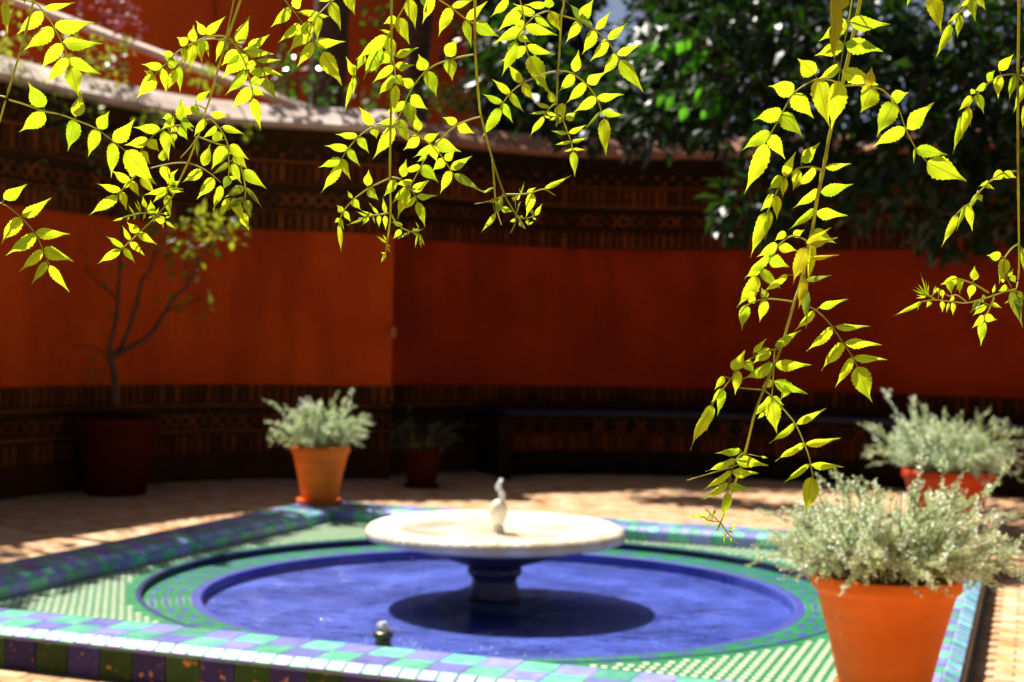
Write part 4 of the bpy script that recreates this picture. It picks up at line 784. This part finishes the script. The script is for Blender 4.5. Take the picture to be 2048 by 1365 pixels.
for cv_, x0_, x1_ in ((cv_l, -2.5, -1.2), (cv_a, -1.4, .0)):
    for k in range(0, len(cv_), 2):
        p, t_, n_ = cv_[k]
        if x0_ < p.x < x1_: C.append((p+n_*-.03+Vector((0, 0, 3.74))+SUN*(q.uniform(2.2, 2.9)/SUN.z), .16, 13))  # small unseen clumps added overhead, aimed to dapple the coping
tp = Vector((6.6, 11.6, 0))
TR = [([tp, tp+Vector((-.1, .1, 1.6)), tp+Vector((-.4, .3, 3.2)), tp+Vector((-.9, .5, 4.8))], .26, .14)]
for e in (at(1560, 120, 13), at(1760, 250, 12.2), at(1880, 120, 12.2), at(1350, 150, 14), at(1080, 150, 15)): TR.append(([tp+Vector((-.3, .25, 2.9)), (tp+Vector((-.5, .4, 3.6))).lerp(e, .5)+Vector((0, 0, .3)), e], .1, .02))
big_tree = tree('tree', 'big dark leafy tree overhanging the recessed wall', TR, C, 51, .19, M_CLEAF, .45)
sp = big_tree
lf = MB(); m = MB()
for (u, v, u2, v2) in ((1490, 150, 1330, 190), (1500, 165, 1360, 215), (1500, 185, 1420, 215), (1440, 40, 1340, 95), (1420, 90, 1380, 130), (1330, 60, 1280, 100), (1560, 60, 1500, 90), (1620, 100, 1560, 130)):
    a_, b_ = at(u, v, 13.0), at(u2, v2, 12.9); m.tube([a_, a_.lerp(b_, .5)+Vector((0, 0, .05)), b_], [.012, .008, .004], 5)
    for k in range(9):
        c = a_.lerp(b_, .25+.75*k/8); sd = 1 if k % 2 else -1; d = (b_-a_).normalized()*.5+Vector((0, 0, -.55*(1 if sd > 0 else .3)))+rvec(q)*.35
        leaf_face(lf, c, d, Vector((.2, -.6, .7))+rvec(q)*.3, q.uniform(.13, .19), q.uniform(.07, .1), .1)
m.tube([tp+Vector((-.4, .3, 3.2)), at(1700, 60, 12.8), at(1500, 120, 13.0)], [.06, .03, .012], 6)
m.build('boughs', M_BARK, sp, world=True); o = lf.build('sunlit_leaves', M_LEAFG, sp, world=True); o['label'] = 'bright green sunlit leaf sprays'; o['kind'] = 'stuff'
C = []
for k in range(120):
    u, v = q.uniform(960, 2250), q.uniform(-60, 330)
    if 1140 < u < 1330 and v < 110: continue
    C.append((at(u, v, q.uniform(18.5, 20.5)), q.uniform(.55, .8), 70))
for (u, v) in ((1110, 30), (1120, 90), (1340, 20), (1350, 80), (1300, 130), (1230, 140), (1180, 130), (1290, 30)): C.append((at(u, v, 18.5), .3, 26))
for k in range(60): C.append((at(q.uniform(985, 1420), q.uniform(118, 330), q.uniform(18, 19)), .45, 60))
for k in range(8): C.append((at(q.uniform(1120, 1175), q.uniform(-30, 120), q.uniform(18, 19)), .24, 34)); C.append((at(q.uniform(1295, 1350), q.uniform(-30, 120), q.uniform(18, 19)), .24, 34))
for k in range(14): C.append((at(q.uniform(1000, 1130), q.uniform(-30, 120), q.uniform(18, 19)), .42, 55))
for k in range(14): C.append((at(q.uniform(1330, 1480), q.uniform(-40, 120), q.uniform(18, 19)), .42, 55))
m = MB()
for x in (1.5, 4.2, 7.0): m.tube([(x, 19.5, 0), (x+.1, 19.5, 2.5), (x, 19.6, 5)], [.22, .18, .1], 8, 1)
for c, r, n in C: clump(m, q, Vector(c), r, n, .2, .3)
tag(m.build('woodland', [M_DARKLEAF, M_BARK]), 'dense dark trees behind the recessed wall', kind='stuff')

# trees outside the picture: one at the side whose crown shades the left kerb, a ring of unseen ones added to cut the sky light
q = random.Random(61); C = []
def shade(p, h): return Vector((p.x, p.y, p.z))+SUN*(h/SUN.z)
for k in range(26):
    v = -2.7+4.15*k/25; C.append((shade(bw(-LT+.14+q.uniform(-.08, .08), v, HK), q.uniform(5.2, 6.0)), .26, 130))
for (x, y) in ((-3.9, 8.6), (-3.5, 9.1), (-3.45, 8.2), (-3.8, 7.6), (-4.3, 8.2), (-3.6, 7.0), (-4.2, 7.2), (-4.6, 7.7), (-3.5, 6.3)): C.append((shade(Vector((x, y, 0)), q.uniform(5.2, 6.2)), .5, 110))
for k in range(14): C.append(((q.uniform(-8.2, -5.6), q.uniform(9.5, 13.5), q.uniform(5.4, 7.5)), .7, 110))
tp = Vector((-7.6, 12.4, 0))
tree('tree', 'tall tree outside the frame whose boughs shade the kerb', [([tp, tp+Vector((.1, 0, 2.5)), tp+Vector((.5, -.2, 5))], .25, .14), ([tp+Vector((.4, -.1, 4.4)), tp+Vector((1.8, -.6, 5.6)), C[6][0]], .1, .02), ([tp+Vector((.4, -.1, 4.4)), tp+Vector((2, .4, 5.8)), C[20][0]], .1, .02)], C, 62, .15, M_LEAF, .3)
C = MB()
for i, (x, y, hgt, rad) in enumerate(((-10.5, 3.5, 10, 3.2), (-8, -4, 11, 3.6), (-2.5, -7.5, 11, 3.6), (4, -7.5, 11, 3.6), (9, -3.5, 11, 3.6), (12, 3.5, 10, 3.4), (12.5, 9.5, 10, 3.2))):
    C.tube([(x, y, 0), (x+.1, y, 2), (x, y, 5), (x, y, 8)], [.3, .26, .2, .12], 8, 1)
    for k in range(46):
        v = rvec(q); clump(C, q, Vector((x+v.x*rad, y+v.y*rad, hgt*.56+v.z*hgt*.42)), 1.15, 34, .55)
tag(C.build('woodland', [M_DARKLEAF, M_BARK]), 'unseen dark trees added round the court to dim the sky light', kind='stuff')
# ------------------------------------------------------------------ hanging vines close to the camera
PROF = ((0, .03), (.04, .2), (.1, .36), (.18, .455), (.28, .5), (.4, .475), (.52, .395), (.62, .29), (.7, .19), (.77, .115), (.85, .07), (.93, .04), (1, .004))
def leaflet_mesh(k):
    """unit leaflet: x from 0 at the stalk to 1 at the drip tip, half width .5 at its widest, toothed edge, folded on the midrib"""
    q = random.Random(100+k); n = 18; v = []; f = []
    fold = q.uniform(.06, .2); curl = q.uniform(-.10, .16); sway = q.uniform(-.05, .05); bend = q.uniform(-.09, .09); wave = q.uniform(.01, .035)
    for i in range(n+1):
        t = i/n
        for (ta, wa), (tb_, wb) in zip(PROF, PROF[1:]):
            if ta <= t <= tb_: w = wa+(wb-wa)*(t-ta)/(tb_-ta); break
        tooth = (.045 if i % 2 else -.025)*(1 if .2 < t < .85 else 0)*w*2
        zc = curl*(t*t-t*.6)-.0; yc = sway*math.sin(t*3.1)+bend*max(0, t-.55)**2*4
        for j, s in enumerate((-1, -.5, 0, .5, 1)):
            ww = w*s*(1+(tooth if abs(s) == 1 else 0)*2)
            v.append((t, yc+ww, zc+abs(ww)*fold*2*.5+wave*math.sin(t*11+s*2)*abs(s)))
    for i in range(n):
        for j in range(4): f.append((i*5+j, i*5+j+1, (i+1)*5+j+1, (i+1)*5+j))
    return v, f
LM = {}
for k in range(8):
    v, f = leaflet_mesh(k)
    for key, mt in (('', M_VLEAF), ('d', M_VDARK), ('n', M_VNEAR)): LM[k, key] = mesh('leaflet', v, f, mt, True)
VLABEL = ['leafy vine hanging along the picture edge beside the pink flowers', 'dense twin-stemmed vine hanging before the bright coping', 'short vine spray hanging in front of the two dark trunks',
          'long straight vine whose tip hangs over the red wall corner', 'vine bent sideways, ending in a tangled tip over the brick frieze', 'vine beside the gap of sky, ending in a small fishbone leaf',
          'longest vine, reaching down to the far kerb beside the near shrub', 'short vine spray before the dark tree, next to the straight bare stem', 'vine with a straight bare stem hanging at the picture edge before the dark tree']
GV = 'yellow-green vines hanging before the camera'
q = random.Random(77); BEAM = 2.36
lowq = lambda a, b: q.uniform(a, b)
for vi, (d0, w, stems, stalks) in enumerate(VINES):
    S0 = [pts(s) for s in stems]; b = at(S0[0][0][0], S0[0][0][1], d0)
    root = tag(empty('hanging_vine', (b.x, b.y, BEAM)), VLABEL[vi], 'vine', GV)
    sp = []                                              # stem samples to hang the leaf stalks from
    for si, S in enumerate(S0):
        N = len(S); W = catmull([at(x, y, d0+.05*math.sin(i*.9+vi)*(i/N)+.02*si) for i, (x, y) in enumerate(S)], 6)
        sp += W; m = MB(); n = len(W); r = w/F_PX*d0*(1 if si == 0 else .75)
        if S[0][1] < -60: W = [Vector((W[0].x-.01, W[0].y+.02, BEAM))]+W; n += 1
        m.tube(W, [r*(1-.55*(i/n)**1.5)*(1.25 if i % 11 == 7 else 1) for i in range(n)], 7); m.build('stem', M_VSTEM, root, world=True, smooth=True)
    for (ks, ls) in stalks:
        P = pts(ks); N = len(P); s0 = min(sp, key=lambda s: (Vector(pix(s))-Vector(P[0])).length)
        far_ = (Vector(pix(s0))-Vector(P[0])).length; ds = s0.y if far_ < 60 else d0+lowq(-.05, .05)
        slope = lowq(-.12, .12); dd = lambda x, y: ds+slope*min(1, (Vector((x, y))-Vector(P[0])).length/180)
        W = catmull([at(x, y, dd(x, y)) for x, y in P], 5); n = len(W); m = MB(); r = 1.6/F_PX*d0
        m.tube(W, [r*(1.15-.5*i/n) for i in range(n)], 6)
        # short petiolules join each leaflet to the stalk
        L3 = []
        for l in [t.split() for t in ls.split(';') if t.strip()]:
            bx_, by_, tx, ty, lw = [float(t) for t in l[:5]]; key = l[5] if len(l) > 5 else ''
            db = dd(bx_, by_)-(.1 if key == 'n' else 0); B = at(bx_, by_, db); c = min(W, key=lambda s: (Vector(pix(s))-Vector((bx_, by_))).length)
            if .002 < (c-B).length < (.14 if key == 'n' else .03): m.tube([c, B.lerp(c, .4), B], [r*.6, r*.5, r*.5], 5)
            ln = math.hypot(tx-bx_, ty-by_)/F_PX*db; T_ = at(tx, ty, db+ln*lowq(-.35, .25)); X = (T_-B); Lw = X.length; X.normalize()
            view = (B-Vector((0, 0, CAM_Z))).normalized()
            nn = (-view)*.75-SUN*(.55 if key != 'd' else -.1)+rvec(q)*(.22 if key != 'd' else .5); nn = nn-X*nn.dot(X); nn.normalize(); Y = nn.cross(X)
            ap = max(.5, abs(nn.dot(view))); W_ = .9*lw/F_PX*db/ap
            M = Matrix((X*Lw, Y*W_, nn*Lw*lowq(.7, 1.2))).transposed().to_4x4(); M.translation = B
            L3.append((M, key))
        st = m.build('leaf_stalk', M_VSTEM, root, world=True, smooth=True)
        for M, key in L3:
            o = obj('leaflet', LM[q.randrange(8), key], st); o.matrix_local = Matrix.Translation(-root.location) @ M
pg = tag(empty('pergola', (0, 2.3, 0)), 'weathered wooden pergola that the vines hang from', 'pergola')
m = MB(); m.box(Matrix.Translation((0, 2.22, BEAM+.06)), 5.2, .09, .13, 0, .008); m.build('beam', M_WOOD, pg, world=True)
for x in (-2.5, 2.5):
    m = MB(); m.box(Matrix.Translation((x, 2.22, BEAM/2-.004)), .1, .1, BEAM, 0, .008); m.build('post', M_WOOD, pg, world=True)
